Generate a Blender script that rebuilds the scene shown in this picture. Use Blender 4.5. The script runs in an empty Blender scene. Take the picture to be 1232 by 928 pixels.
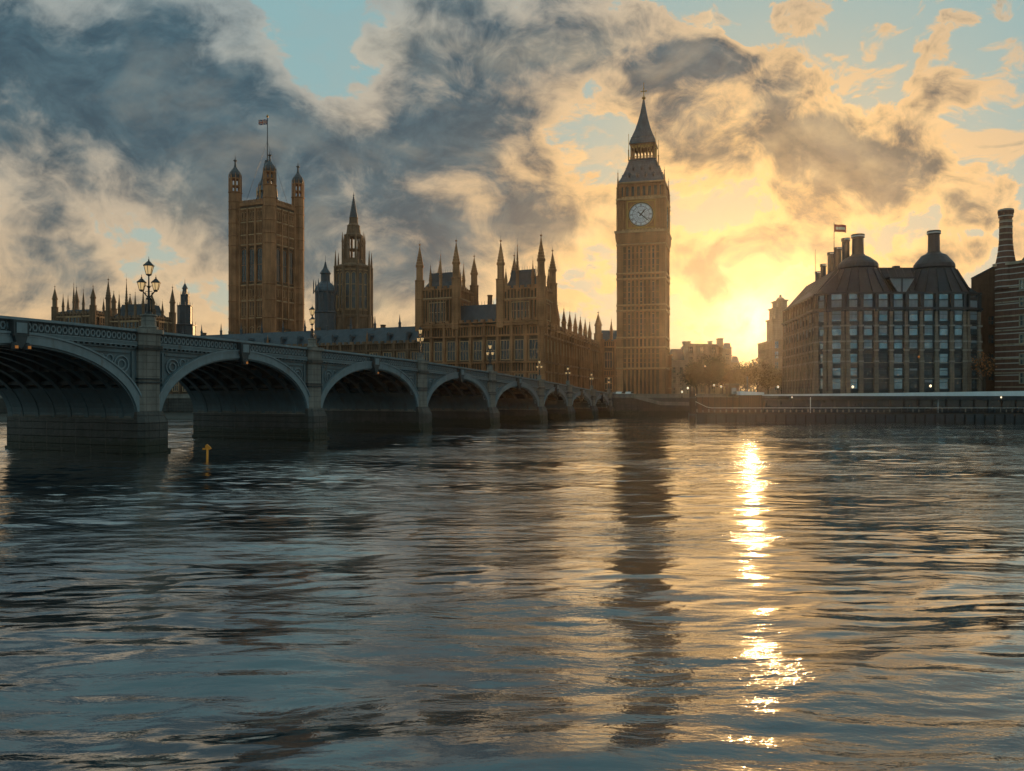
import bpy, bmesh, math, random
import numpy as np
from math import radians, sin, cos, pi, atan2, sqrt, hypot
from mathutils import Vector
random.seed(7)
S = bpy.context.scene
COL = S.collection
H = 6.4                       # eye above the water
HY = 474.0                    # horizon row in the 1232x928 photograph
SUN_EL, SUN_AZ = radians(4.9), radians(16.1)      # azimuth clockwise from +Y

# ------------------------------------------------------------------ camera
cam = bpy.data.cameras.new('camera'); co = bpy.data.objects.new('camera', cam); COL.objects.link(co)
co.location = (0, 0, H); co.rotation_euler = (radians(90), 0, 0)
cam.sensor_width = 36; cam.lens = 1000/1232*36; cam.shift_y = (HY-464)/1232
cam.clip_start = 0.5; cam.clip_end = 6000
S.camera = co
# ------------------------------------------------------------------ view
S.view_settings.view_transform = 'Standard'; S.view_settings.look = 'None'
S.view_settings.gamma = 1; S.view_settings.use_curve_mapping = False
S.view_settings.exposure = 0.2
cy = S.cycles
cy.use_denoising = True
cy.max_bounces = 6; cy.diffuse_bounces = 2; cy.glossy_bounces = 3; cy.transmission_bounces = 2
cy.volume_bounces = 0; cy.transparent_max_bounces = 6
cy.sample_clamp_indirect = 4.0; cy.sample_clamp_direct = 60.0
cy.caustics_reflective = False; cy.caustics_refractive = False

# ------------------------------------------------------------------ node helper
class NT:
    def __init__(s, nt): s.nt = nt; s.n = nt.nodes; s.l = nt.links
    def new(s, t, **k):
        nd = s.n.new(t)
        for a, b in k.items(): setattr(nd, a, b)
        return nd
    def put(s, sock, v):
        if isinstance(v, bpy.types.NodeSocket): s.l.new(v, sock)
        elif v is not None:
            try: sock.default_value = v
            except Exception: sock.default_value = (*v, 1.0)
    def m(s, op, a, b=None, c=None, clamp=False):
        nd = s.new('ShaderNodeMath', operation=op, use_clamp=clamp)
        s.put(nd.inputs[0], a); s.put(nd.inputs[1], b)
        if c is not None: s.put(nd.inputs[2], c)
        return nd.outputs[0]
    def vm(s, op, a, b=None):
        nd = s.new('ShaderNodeVectorMath', operation=op)
        s.put(nd.inputs[0], a)
        if b is not None: s.put(nd.inputs[1], b)
        return nd.outputs['Value'] if op in ('DOT_PRODUCT', 'LENGTH') else nd.outputs[0]
    def mix(s, f, a, b, mode='MIX'):
        nd = s.new('ShaderNodeMix', data_type='RGBA', blend_type=mode)
        s.put(nd.inputs[0], f); s.put(nd.inputs[6], a); s.put(nd.inputs[7], b)
        return nd.outputs[2]
    def ss(s, x, a, b):
        nd = s.new('ShaderNodeMapRange', interpolation_type='SMOOTHSTEP')
        s.put(nd.inputs[0], x); nd.inputs[1].default_value = a; nd.inputs[2].default_value = b
        return nd.outputs[0]
    def lin(s, x, a, b, c=0., d=1.):
        nd = s.new('ShaderNodeMapRange')
        s.put(nd.inputs[0], x); nd.inputs[1].default_value = a; nd.inputs[2].default_value = b
        nd.inputs[3].default_value = c; nd.inputs[4].default_value = d
        return nd.outputs[0]
    def noise(s, vec, scale, detail=2., rough=.5, out=0, dist=0.):
        nd = s.new('ShaderNodeTexNoise'); s.put(nd.inputs['Vector'], vec)
        nd.inputs['Scale'].default_value = scale; nd.inputs['Detail'].default_value = detail
        nd.inputs['Roughness'].default_value = rough; nd.inputs['Distortion'].default_value = dist
        return nd.outputs[out]
    def mapping(s, vec, loc=(0,0,0), rot=(0,0,0), sc=(1,1,1), vt='POINT'):
        nd = s.new('ShaderNodeMapping', vector_type=vt); s.put(nd.inputs[0], vec)
        nd.inputs[1].default_value = loc; nd.inputs[2].default_value = rot; nd.inputs[3].default_value = sc
        return nd.outputs[0]

# ------------------------------------------------------------------ sky
sund = Vector((sin(SUN_AZ)*cos(SUN_EL), cos(SUN_AZ)*cos(SUN_EL), sin(SUN_EL)))
W = bpy.data.worlds.new('World'); S.world = W; W.use_nodes = True
t = NT(W.node_tree); t.n.clear()
tc = t.new('ShaderNodeTexCoord'); D = tc.outputs['Generated']
sep = t.new('ShaderNodeSeparateXYZ'); t.put(sep.inputs[0], D)
X, Y, Z = sep.outputs
sky = t.new('ShaderNodeTexSky', sky_type='NISHITA'); sky.sun_disc = False
sky.sun_elevation = SUN_EL; sky.sun_rotation = SUN_AZ; sky.air_density = 1.0; sky.dust_density = 1.2; sky.ozone_density = 2.5
ym = t.m('MAXIMUM', Y, .2)
u = t.m('DIVIDE', X, ym); v = t.m('DIVIDE', Z, ym)
cmb = t.new('ShaderNodeCombineXYZ'); t.put(cmb.inputs[0], u); t.put(cmb.inputs[1], v); P0 = cmb.outputs[0]
front = t.ss(Y, .15, .5)
w1 = t.noise(P0, 4.5, 3, .55, 1)
wv = t.vm('SUBTRACT', w1, (.5, .5, .5))
nd = t.new('ShaderNodeVectorMath', operation='SCALE'); t.put(nd.inputs[0], wv); nd.inputs[3].default_value = .17
P = t.vm('ADD', P0, nd.outputs[0])
def blob(cx, cyy, rx, ry, rot=0):
    uu, vv = (cx-616)/1000, (HY-cyy)/1000
    mp = t.mapping(P, (uu, vv, 0), (0, 0, radians(rot)), (rx/1000*1.5, ry/1000*1.5, 1), 'TEXTURE')
    mp = t.vm('MULTIPLY', mp, (1, 1, 0))
    g = t.new('ShaderNodeTexGradient', gradient_type='SPHERICAL'); t.put(g.inputs[0], mp)
    return g.outputs['Fac']
# (x, y, rx, ry, rotation, weight): where the cloud is thick (+) and where it opens (-)
CLOUDS = [
 (150,110,330,130,-28, 1.0), (30,235,110,50,-30,.75), (130,320,120,40,-20,.4), (210,360,90,30,0,.35), (60,60,200,110,0, .6), (40,170,150,120,0,.45), (200,300,200,90,-10,.45), (60,340,150,60,0,.3), (480,250,160,90,-20,.35), (790,170,120,110,0,.5), (960,200,70,80,0,.45), (700,50,90,60,0,.4), (330,230,190,80,-30, .75), (540,150,130,105,-10, 1.0), (640,60,190,60,0,.55),
 (830,60,190,95,8, .85), (900,140,110,90,-35, .65), (760,130,140,70,0,.45), (1048,175,62,62,0, .95), (640,250,120,60,-15,.4),
 (862,322,80,34,-25, 1.5), (887,386,36,15,0, 1.3), (905,300,40,22,-50, .8), (1160,60,110,55,25, .35), (1130,255,120,80,0, .35), (20,290,120,90,-30, .55),
 (400,330,160,60,-20,.25), (950,250,70,45,-60,1.0), (1000,320,70,30,0,.8), (700,270,70,60,-20,.3), (690,215,40,70,25,-.6), (620,190,25,60,15,-.7), (560,255,60,18,-20,-.5), (730,130,26,50,10,-.6), (480,300,80,16,-15,-.4), (885,25,28,28,0,-.9), (150,270,60,24,-35,-.3), (720,380,70,30,0,.5), (1090,200,90,60,0,.7), (600,400,60,20,0,.4), (850,215,60,30,30,.6), (960,400,50,14,0,.6), (980,120,70,40,-40,.45), (1180,330,110,50,0,.45), (850,420,90,25,0,.3), (1150,120,60,30,30,.4), (560,330,120,40,0,.3),
 (398,55,62,95,-5, -1.3), (430,150,55,40,-30, -.5), (1075,95,60,40,-50, -.9), (1000,30,40,60,30, -.6), (1200,170,60,30,30, -.5), (1105,330,150,30,0,-.2),
 (70,255,130,14,-38, -.5), (150,320,120,36,-15, -.4), (670,110,40,80,40, -.55), (740,190,60,90,10,-.35), (835,230,40,60,0,-.3), (810,350,40,50,0,-.3),
 (925,375,50,30,0,-.3), (260,350,90,80,0,-.2), (890,20,30,30,0,-.5), (1030,290,80,30,30,-.3),
]
acc = None
for (cx_, cy_, rx_, ry_, ro_, w_) in CLOUDS:
    g = blob(cx_, cy_, rx_, ry_, ro_)
    acc = t.m('MULTIPLY_ADD', g, w_, acc if acc is not None else 0.0)
acc = t.m('MULTIPLY', acc, front)
Dm = t.mapping(D, sc=(1, 1, 1.9))
f1 = t.noise(Dm, 3.6, 7, .60, 0, .35)
Ds = t.vm('ADD', D, tuple(sund*.045)); 
f1s = t.noise(t.mapping(t.vm('ADD', D, t.vm('MULTIPLY', t.vm('SUBTRACT', tuple(sund), D), (.10, .10, .10))), sc=(1, 1, 1.9)), 3.6, 4, .60, 0, .35)
f2 = t.noise(t.mapping(P, rot=(0, 0, .5), sc=(1, 1.3, 1)), 11., 7, .66, 0, .2)
vo = t.new('ShaderNodeTexVoronoi', feature='SMOOTH_F1'); t.put(vo.inputs['Vector'], t.mapping(t.vm('ADD', D, t.mapping(wv, sc=(.10, .10, .10))), sc=(1, 1, 1.5)))
vo.inputs['Scale'].default_value = 8.; vo.inputs['Detail'].default_value = 3.; vo.inputs['Roughness'].default_value = .62; vo.inputs['Smoothness'].default_value = .35
puff = t.m('SUBTRACT', .45, vo.outputs['Distance'])
uright = t.m('MULTIPLY', t.ss(u, -.10, .40), front)
den = t.m('MULTIPLY_ADD', t.m('SUBTRACT', f1, .5), 2.35, .70)
den = t.m('MULTIPLY_ADD', t.m('SUBTRACT', f2, .5), t.m('MULTIPLY_ADD', uright, .9, 1.35), den)
den = t.m('MULTIPLY_ADD', puff, t.m('MULTIPLY_ADD', uright, .45, .40), den)
den = t.m('MULTIPLY_ADD', acc, .62, den)
den = t.m('MULTIPLY_ADD', t.m('MULTIPLY', t.ss(u, .05, .45), front), .13, den)
cover = t.ss(den, .40, .57)
thick = t.ss(den, .52, 1.22)
rim = t.m('MULTIPLY', t.m('SUBTRACT', f1, f1s), 4.2)
dots = t.vm('DOT_PRODUCT', D, tuple(sund))
ang = t.m('ARCCOSINE', t.m('MINIMUM', dots, .99999))
def gauss(sig): return t.m('EXPONENT', t.m('MULTIPLY', t.m('POWER', t.m('DIVIDE', ang, sig), 2.), -1.))
gw, gm, gn = gauss(.47), gauss(.19), gauss(.033)
low = t.m('EXPONENT', t.m('MULTIPLY', t.m('MAXIMUM', Z, 0.), -4.6))           # nearness to the horizon
high = t.ss(Z, .24, .52)
warm = t.m('MAXIMUM', t.m('MULTIPLY', gw, .95), t.m('MULTIPLY', low, t.lin(Y, -.3, .8, .18, .82)), clamp=True)
warm = t.m('MULTIPLY', warm, t.lin(t.m('MULTIPLY', high, t.lin(uright, 0, 1, 1, .35)), 0, 1, 1, .25))
warmc = t.m('MAXIMUM', gauss(.27), t.m('MULTIPLY', t.m('POWER', low, 1.6), t.lin(Y, -.3, .8, .18, 1.0)), clamp=True)
clear = t.mix(warmc, (.22, .41, .44, 1), (.80, .57, .29, 1))
clear = t.mix(t.m('MULTIPLY', gm, .7), clear, (.62, .42, .18, 1))
lit = t.mix(warm, (.25, .33, .35, 1), (1.05, .60, .20, 1))
lit = t.mix(gm, lit, (1.0, .60, .21, 1))
dark = t.mix(t.m('POWER', warm, 3.6), (.034, .088, .125, 1), (.34, .225, .105, 1))
dark = t.mix(t.m('MULTIPLY', low, .45), dark, (.26, .235, .17, 1))
dark = t.mix(t.m('MULTIPLY', gm, .6), dark, (.38, .245, .11, 1))
dark = t.mix(1., dark, t.mix(t.ss(f2, .36, .66), (1.30, 1.28, 1.24, 1), (.74, .77, .82, 1)), 'MULTIPLY')
cl = t.mix(thick, lit, dark)
cl = t.mix(t.m('MULTIPLY', t.m('MULTIPLY', t.m('MAXIMUM', rim, 0., clamp=True), t.lin(warm, 0, 1, .25, .95)), t.lin(thick, 0, 1, 1., .55)), cl, t.mix(warm, (.60, .55, .42, 1), (1.35, .88, .36, 1)))
cl = t.mix(t.m('MULTIPLY', t.m('MAXIMUM', t.m('MULTIPLY', rim, -1.), 0., clamp=True), .45), cl, t.mix(1., cl, (.60, .62, .66, 1), 'MULTIPLY'))
f4 = t.noise(t.mapping(P, rot=(0, 0, .7), sc=(1, 1.7, 1)), 19., 6, .6, 0, .3)
small = t.m('MULTIPLY', t.ss(t.m('MULTIPLY_ADD', t.m('SUBTRACT', f1, .5), .8, f4), .50, .62), t.lin(uright, 0, 1, .12, .9))
clear = t.mix(small, clear, t.mix(t.ss(f4, .60, .74), lit, t.mix(.45, lit, dark)))          # scattered small puffs in the gaps
skyc = t.mix(cover, clear, cl)
gs = t.new('ShaderNodeVectorMath', operation='SCALE'); gs.inputs[0].default_value = (.85, .56, .24); core = t.m('EXPONENT', t.m('MULTIPLY', ang, -30.)); t.put(gs.inputs[3], t.m('MULTIPLY', t.m('ADD', core, t.m('MULTIPLY', gn, 1.0)), t.lin(den, .2, 1.1, 1.25, .45)))
skyc = t.mix(1.0, skyc, gs.outputs[0], 'ADD')
nis = t.mix(1.0, sky.outputs[0], (.08, .08, .08, 1), 'MULTIPLY')
nis = t.mix(1.0, nis, (.5, .5, .5, 1), 'DARKEN')
fin = t.mix(t.m('SUBTRACT', .10, t.m('MULTIPLY', cover, .08)), skyc, nis)
below = t.ss(Z, -.02, -.12)
fin = t.mix(below, fin, (.09, .08, .06, 1))
bg = t.new('ShaderNodeBackground'); t.put(bg.inputs[0], fin); bg.inputs[1].default_value = 1.0
ow = t.new('ShaderNodeOutputWorld'); t.l.new(bg.outputs[0], ow.inputs[0])
W.cycles.sampling_method = 'MANUAL'; W.cycles.sample_map_resolution = 1024
# ------------------------------------------------------------------ sun
sl = bpy.data.lights.new('sun', 'SUN'); sl.energy = 2.8; sl.angle = radians(.6); sl.color = (1, .60, .27)
so = bpy.data.objects.new('sun', sl); COL.objects.link(so)
so.rotation_euler = sund.to_track_quat('Z', 'Y').to_euler()

# ------------------------------------------------------------------ materials
def mat(name, col, rough=.8, metal=0., var=.25, vscale=.6, bump=0., bscale=3., emit=None, est=0., spec=.4, stripes=None, courses=None, col2=None, tide=None, rust=None):
    m = bpy.data.materials.new(name); m.use_nodes = True
    t = NT(m.node_tree); b = t.n['Principled BSDF']
    b.inputs['Roughness'].default_value = rough; b.inputs['Metallic'].default_value = metal
    b.inputs['Specular IOR Level'].default_value = spec
    geo = t.new('ShaderNodeNewGeometry'); pos = geo.outputs['Position']
    n1 = t.noise(pos, vscale, 5, .6)
    n2 = t.noise(t.mapping(pos, sc=(1, 1, .12)), vscale*2.2, 4, .6)          # rain streaks run down
    f = t.m('MULTIPLY', t.lin(n1, .3, .7, 0, 1), .5); f = t.m('MULTIPLY_ADD', t.lin(n2, .3, .7, 0, 1), .5, f)
    c2 = col2 or tuple(c*(1-2*var) for c in col)
    c = t.mix(f, (*c2, 1), (*[min(1, x*(1+var)) for x in col], 1))
    hgt = t.noise(pos, bscale, 5, .65)
    if courses:                                                              # masonry courses
        sp = t.new('ShaderNodeSeparateXYZ'); t.put(sp.inputs[0], pos)
        fr = t.m('FRACT', t.m('DIVIDE', sp.outputs[2], courses))
        jn = t.ss(fr, 0., .14)
        hs = t.m('FRACT', t.m('MULTIPLY', t.m('ADD', sp.outputs[0], t.m('MULTIPLY', sp.outputs[1], .7)), .55/courses))
        jn = t.m('MULTIPLY', jn, t.ss(hs, 0., .08))
        c = t.mix(t.m('SUBTRACT', 1., jn), c, t.mix(1., c, (.55, .55, .55, 1), 'MULTIPLY'))
        hgt = t.m('MULTIPLY_ADD', jn, .6, hgt)
    if stripes:                                                              # bands of pale stone in the brick
        z0, per, frac, sc = stripes
        sp = t.new('ShaderNodeSeparateXYZ'); t.put(sp.inputs[0], pos)
        fr = t.m('FRACT', t.m('DIVIDE', t.m('SUBTRACT', sp.outputs[2], z0), per))
        c = t.mix(t.m('LESS_THAN', fr, frac), c, (*sc, 1))
    if tide:                                                                 # weed and slime up to the high water line
        sp = t.new('ShaderNodeSeparateXYZ'); t.put(sp.inputs[0], pos)
        zz = t.m('MULTIPLY_ADD', t.noise(t.mapping(pos, sc=(1, 1, .3)), 1.4, 4), -1.3, sp.outputs[2])
        c = t.mix(t.ss(zz, tide-.35, tide+.05), (.016, .020, .010, 1), c)
    if rust:
        rn = t.noise(t.mapping(pos, sc=(1, 1, .22)), 1.1, 6, .7)
        c = t.mix(t.m('MULTIPLY', t.ss(rn, .57, .70), rust), c, (.085, .045, .022, 1))
    t.put(b.inputs['Base Color'], c)
    if bump:
        bn = t.new('ShaderNodeBump'); bn.inputs['Strength'].default_value = bump; bn.inputs['Distance'].default_value = .15
        t.put(bn.inputs['Height'], hgt); t.l.new(bn.outputs[0], b.inputs['Normal'])
    if emit:
        b.inputs['Emission Color'].default_value = (*emit, 1); b.inputs['Emission Strength'].default_value = est
    return m
M = dict(
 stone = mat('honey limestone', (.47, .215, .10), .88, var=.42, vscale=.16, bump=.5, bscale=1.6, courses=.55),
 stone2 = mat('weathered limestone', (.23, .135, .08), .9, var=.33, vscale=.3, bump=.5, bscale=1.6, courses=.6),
 soot_shade = mat('sooty limestone with recess shade', (.115, .072, .048), .92, var=.35, vscale=.35, bump=.5, bscale=1.6, courses=.55),  # wall planes behind the ribs: sooty stone, recess shade painted into the colour
 trim = mat('limestone trim', (.56, .34, .185), .85, var=.25, vscale=.4),
 slate = mat('blue slate', (.05, .07, .088), .55, var=.3, vscale=.5, bump=.6, bscale=3, courses=.35),
 iron = mat('cast iron roof plates', (.06, .10, .13), .42, metal=.3, var=.3, vscale=.7, bump=.5, courses=.7),
 lead = mat('dark lead', (.05, .065, .08), .5, var=.25, vscale=.6),
 glass = mat('dark leaded glass', (.016, .022, .028), .18, var=.2, vscale=.9, spec=.6),
 gold = mat('gilding', (.50, .28, .09), .45, metal=.8, var=.15),
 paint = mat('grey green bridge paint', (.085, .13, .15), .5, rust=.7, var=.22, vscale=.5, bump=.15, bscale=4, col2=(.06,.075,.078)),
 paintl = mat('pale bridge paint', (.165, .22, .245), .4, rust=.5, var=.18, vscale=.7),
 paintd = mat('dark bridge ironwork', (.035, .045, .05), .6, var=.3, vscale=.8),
 granite = mat('wet granite', (.06, .056, .05), .55, tide=1.0, var=.35, vscale=.5, bump=.6, bscale=2, courses=.8),
 granitel = mat('grey granite', (.22, .20, .175), .75, var=.25, vscale=.5, bump=.3, bscale=3, courses=.75),
 black = mat('black enamel', (.015, .016, .018), .4, var=.2),
 lampglass = mat('lit amber lantern glass', (.8, .6, .35), .3, var=.05, emit=(1, .62, .26), est=.45),
 lampwhite = mat('lit white globe', (.9, .8, .65), .3, var=.05, emit=(1, .78, .48), est=1.6),
 lampor = mat('orange signal lamp', (.8, .25, .05), .3, var=.05, emit=(1, .32, .06), est=.12),
 dial = mat('opal dial glass', (.50, .62, .68), .35, var=.12, vscale=.8, emit=(.8, .93, 1), est=.05),
 brick = mat('banded red brick', (.17, .075, .05), .85, var=.25, vscale=.8, bump=.3, stripes=(.3, 1.55, .16, (.50, .47, .43))),
 brownb = mat('brown brick', (.15, .085, .055), .88, var=.3, vscale=.5, bump=.3, courses=.4),
 bronze = mat('dark bronze cladding', (.045, .052, .06), .45, metal=.4, var=.3, vscale=.6, bump=.2),
 bronzer = mat('bronze roof sheets', (.030, .036, .043), .45, metal=.3, var=.3, vscale=.5, bump=.3, courses=1.1),
 pier_stone = mat('buff sandstone pier', (.22, .17, .13), .8, var=.25, vscale=.8, courses=.9),
 pane = mat('office window pane', (.19, .27, .32), .10, metal=.75, var=.35, vscale=.35, spec=1.),
 blind = mat('pale window blind', (.20, .26, .30), .5, var=.2, vscale=.8),
 ashlar = mat('pale portland stone', (.42, .34, .25), .85, var=.2, vscale=.4, bump=.3, courses=.7),
 concrete = mat('pale concrete', (.30, .27, .23), .85, var=.2, vscale=.5),
 steel = mat('white painted steel', (.72, .78, .80), .35, var=.06, vscale=.8),
 hull = mat('dark hull paint', (.035, .045, .055), .45, var=.3, vscale=.7),
 wood = mat('dark timber', (.06, .045, .035), .8, var=.3, vscale=.8, bump=.4),
 yellow = mat('yellow marker paint', (.95, .33, .03), .5, var=.1),
 bark = mat('tree bark', (.06, .045, .035), .9, var=.3, vscale=2, bump=.5),
 leaf = mat('autumn leaves', (.10, .07, .028), .8, var=.4, vscale=.8),
 leafd = mat('dark leaves', (.045, .05, .025), .8, var=.4, vscale=.8),
 leafo = mat('orange leaves', (.42, .14, .03), .8, var=.3, vscale=.8),
 tar = mat('road asphalt', (.05, .05, .05), .9, var=.2, vscale=.5, bump=.2),
 ground = mat('river bank earth', (.075, .065, .052), .95, var=.3, vscale=.1, bump=.3),
 mud = mat('muddy foreshore', (.06, .05, .04), .7, var=.3, vscale=.3, bump=.6),
 flagr = mat('red flag cloth', (.45, .06, .05), .8, var=.15), flagw = mat('white flag cloth', (.7, .62, .52), .8, var=.08), flagb = mat('navy flag cloth', (.03, .05, .16), .8, var=.15),
 car = mat('pale car paint', (.6, .6, .58), .25, var=.05), card = mat('dark car paint', (.06, .07, .08), .25, var=.05),
 rubber = mat('tyre rubber', (.02, .02, .02), .9, var=.2),
)
# ------------------------------------------------------------------ mesh helpers
class MB:
    def __init__(s, T=None): s.v = []; s.f = []; s.mi = []; s.mats = []; s.T = T or (lambda a, b, c: (a, b, c)); s.cm = 0; s.sm = []
    def use(s, m):
        if m not in s.mats: s.mats.append(m)
        s.cm = s.mats.index(m); return s
    def add(s, pts, faces, smooth=False):
        o = len(s.v); s.v += [s.T(*p) for p in pts]
        for f in faces: s.f.append(tuple(i+o for i in f)); s.mi.append(s.cm); s.sm.append(smooth)
        return s
    def box(s, x0, x1, y0, y1, z0, z1):
        return s.add([(x0,y0,z0),(x1,y0,z0),(x1,y1,z0),(x0,y1,z0),(x0,y0,z1),(x1,y0,z1),(x1,y1,z1),(x0,y1,z1)],
              [(0,3,2,1),(4,5,6,7),(0,1,5,4),(1,2,6,5),(2,3,7,6),(3,0,4,7)])
    def frustum(s, cx, cy, z0, z1, a0, b0, a1, b1):
        return s.add([(cx-a0,cy-b0,z0),(cx+a0,cy-b0,z0),(cx+a0,cy+b0,z0),(cx-a0,cy+b0,z0),(cx-a1,cy-b1,z1),(cx+a1,cy-b1,z1),(cx+a1,cy+b1,z1),(cx-a1,cy+b1,z1)],
              [(0,3,2,1),(4,5,6,7),(0,1,5,4),(1,2,6,5),(2,3,7,6),(3,0,4,7)])
    def lathe(s, prof, n=8, cx=0, cy=0, rot=None, smooth=False):
        rot = pi/n if rot is None else rot
        pts = []; fs = []
        for r, z in prof:
            for k in range(n): a = rot+2*pi*k/n; pts.append((cx+max(r, .004)*cos(a), cy+max(r, .004)*sin(a), z))
        for i in range(len(prof)-1):
            for k in range(n):
                k2 = (k+1) % n; fs.append((i*n+k, i*n+k2, (i+1)*n+k2, (i+1)*n+k))
        fs.append(tuple(range(n-1, -1, -1))); fs.append(tuple((len(prof)-1)*n+k for k in range(n)))
        return s.add(pts, fs, smooth)
    def plan(s, poly, z0, z1):
        n = len(poly)
        return s.add([(x, y, z0) for x, y in poly]+[(x, y, z1) for x, y in poly],
              [tuple(range(n-1, -1, -1)), tuple(range(n, 2*n))]+[(i, (i+1) % n, n+(i+1) % n, n+i) for i in range(n)])
    def prism(s, poly, b0, b1):               # polygon in (a, z), extruded along b
        n = len(poly)
        return s.add([(x, b0, z) for x, z in poly]+[(x, b1, z) for x, z in poly],
              [tuple(range(n)), tuple(range(2*n-1, n-1, -1))]+[(i, n+i, n+(i+1) % n, (i+1) % n) for i in range(n)])
    def band(s, inner, outer, b0, b1, closed=False):     # ring strip between two polylines of (a, z)
        n = len(inner); m = n if closed else n-1
        pts = [(x, b0, z) for x, z in inner]+[(x, b0, z) for x, z in outer]+[(x, b1, z) for x, z in inner]+[(x, b1, z) for x, z in outer]
        fs = []
        for i in range(m):
            j = (i+1) % n
            fs += [(i, j, n+j, n+i), (2*n+i, 3*n+i, 3*n+j, 2*n+j), (i, 2*n+i, 2*n+j, j), (n+i, n+j, 3*n+j, 3*n+i)]
        if not closed: fs += [(0, n, 3*n, 2*n), (n-1, 3*n-1, 4*n-1, 2*n-1)]
        return s.add(pts, fs)
    def tube(s, pts, r, n=6, r1=None):
        pts = [Vector(p) for p in pts]; r1 = r if r1 is None else r1
        V = []; F = []
        for i, p in enumerate(pts):
            d = (pts[min(i+1, len(pts)-1)]-pts[max(i-1, 0)]).normalized()
            a = d.orthogonal().normalized(); b = d.cross(a)
            if i and a.dot(pa) < 0: a = -a; b = -b
            if i:
                a = (pa-d*pa.dot(d)).normalized(); b = d.cross(a)
            pa = a
            rr = r+(r1-r)*i/max(1, len(pts)-1)
            for k in range(n):
                q = p+a*rr*cos(2*pi*k/n)+b*rr*sin(2*pi*k/n); V.append(tuple(q))
        for i in range(len(pts)-1):
            for k in range(n): k2 = (k+1) % n; F.append((i*n+k, i*n+k2, (i+1)*n+k2, (i+1)*n+k))
        F += [tuple(range(n-1, -1, -1)), tuple((len(pts)-1)*n+k for k in range(n))]
        return s.add(V, F, True)
    def mesh(s, name, m=None, off=(0, 0, 0)):
        me = bpy.data.meshes.new(name)
        o = off
        me.from_pydata([(x-o[0], y-o[1], z-o[2]) for x, y, z in s.v], [], s.f)
        for mm in (s.mats or [m or 'stone']): me.materials.append(M[mm])
        me.polygons.foreach_set('material_index', s.mi); me.polygons.foreach_set('use_smooth', s.sm)
        bm = bmesh.new(); bm.from_mesh(me); bmesh.ops.recalc_face_normals(bm, faces=bm.faces); bm.to_mesh(me); bm.free()
        return me
    def build(s, name, m=None, parent=None, label=None):
        if not s.v: return None
        off = (0, 0, 0)
        if parent is not None:
            q = parent
            while q is not None: off = tuple(off[i]+q.location[i] for i in range(3)); q = q.parent
        o = bpy.data.objects.new(name, s.mesh(name, m, off)); COL.objects.link(o)
        if parent is not None: o.parent = parent
        if label: o['label'] = label
        return o
def tag(o, label, cat, group=None):
    o['label'] = label; o['category'] = cat
    if group: o['group'] = group
    return o
def thing(name, label, cat, loc=(0, 0, 0), group=None):
    o = bpy.data.objects.new(name, None); COL.objects.link(o); o.location = loc; o.empty_display_size = .5
    return tag(o, label, cat, group)
def wpos(o):
    p = [0, 0, 0]
    while o is not None: p = [p[i]+o.location[i] for i in range(3)]; o = o.parent
    return p
def place(name, me, parent, loc, rz=0, sc=None):       # a part sharing mesh data, at a world position
    o = bpy.data.objects.new(name, me); COL.objects.link(o); o.parent = parent
    p = wpos(parent); o.location = (loc[0]-p[0], loc[1]-p[1], loc[2]-p[2]); o.rotation_euler = (0, 0, rz)
    if sc: o.scale = sc
    return o
def copy_tree(o, parent=None):
    c = o.copy(); COL.objects.link(c)
    if parent is not None: c.parent = parent
    for ch in [x for x in KIDS.get(o.name, [])]: copy_tree(ch, c)
    return c
KIDS = {}
def index_kids():
    KIDS.clear()
    for x in bpy.data.objects:
        if x.parent: KIDS.setdefault(x.parent.name, []).append(x)
def struct(o): o['kind'] = 'structure'; return o
def frame(p0, p1):          # local (a along, b outward, z) -> world; outward is to the right of p0->p1
    dx, dy = p1[0]-p0[0], p1[1]-p0[1]; L = hypot(dx, dy); e = (dx/L, dy/L); n = (e[1], -e[0])
    return (lambda a, b, c: (p0[0]+e[0]*a+n[0]*b, p0[1]+e[1]*a+n[1]*b, c)), L, atan2(e[1], e[0])
def px(x, y, d): return ((x-616)/1000*d, d, H+(HY-y)*d/1000)
def pxx(x, d): return (x-616)/1000*d

# ------------------------------------------------------------------ gothic kit
_wc = {}
def win(w, h, n, tr=1, pointed=True, glass='glass', frm='trim', depth=.10):
    k = (round(w, 2), round(h, 2), n, tr, pointed, glass, frm)
    if k in _wc: return _wc[k]
    mb = MB()
    hd = w*.42 if pointed else 0
    def arch(hw, base, top):
        if not pointed: return [(-hw, base), (hw, base), (hw, top), (-hw, top)]
        p = [(-hw, base), (hw, base), (hw, top-hd*hw/(w/2))]
        for q in (.35, .7): p.append((hw*(1-q**1.6), top-hd*hw/(w/2)*(1-q)**1.0*.9))
        p.append((0, top))
        for q in (.7, .35): p.append((-hw*(1-q**1.6), top-hd*hw/(w/2)*(1-q)**1.0*.9))
        p.append((-hw, top-hd*hw/(w/2)))
        return p
    mb.use(glass); mb.prism(arch(w/2, 0, h), -.02, -.10)
    mb.use(frm)
    a, b = arch(w/2, 0, h), arch(w/2+.22, -.2, h+.24)
    mb.band(a, b, -.36, 0, True)
    for i in range(1, n):
        xx = -w/2+w*i/n; mb.box(xx-.06, xx+.06, -.24, -.1, 0, h-hd*abs(2*xx/w)**1.2*1.02-.03)
    for i in range(1, tr+1):
        zz = h*(i/(tr+1)); mb.box(-w/2, w/2, -.22, -.1, zz-.08, zz+.08)
    _wc[k] = mb.mesh('window'); return _wc[k]
_pc = {}
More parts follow.
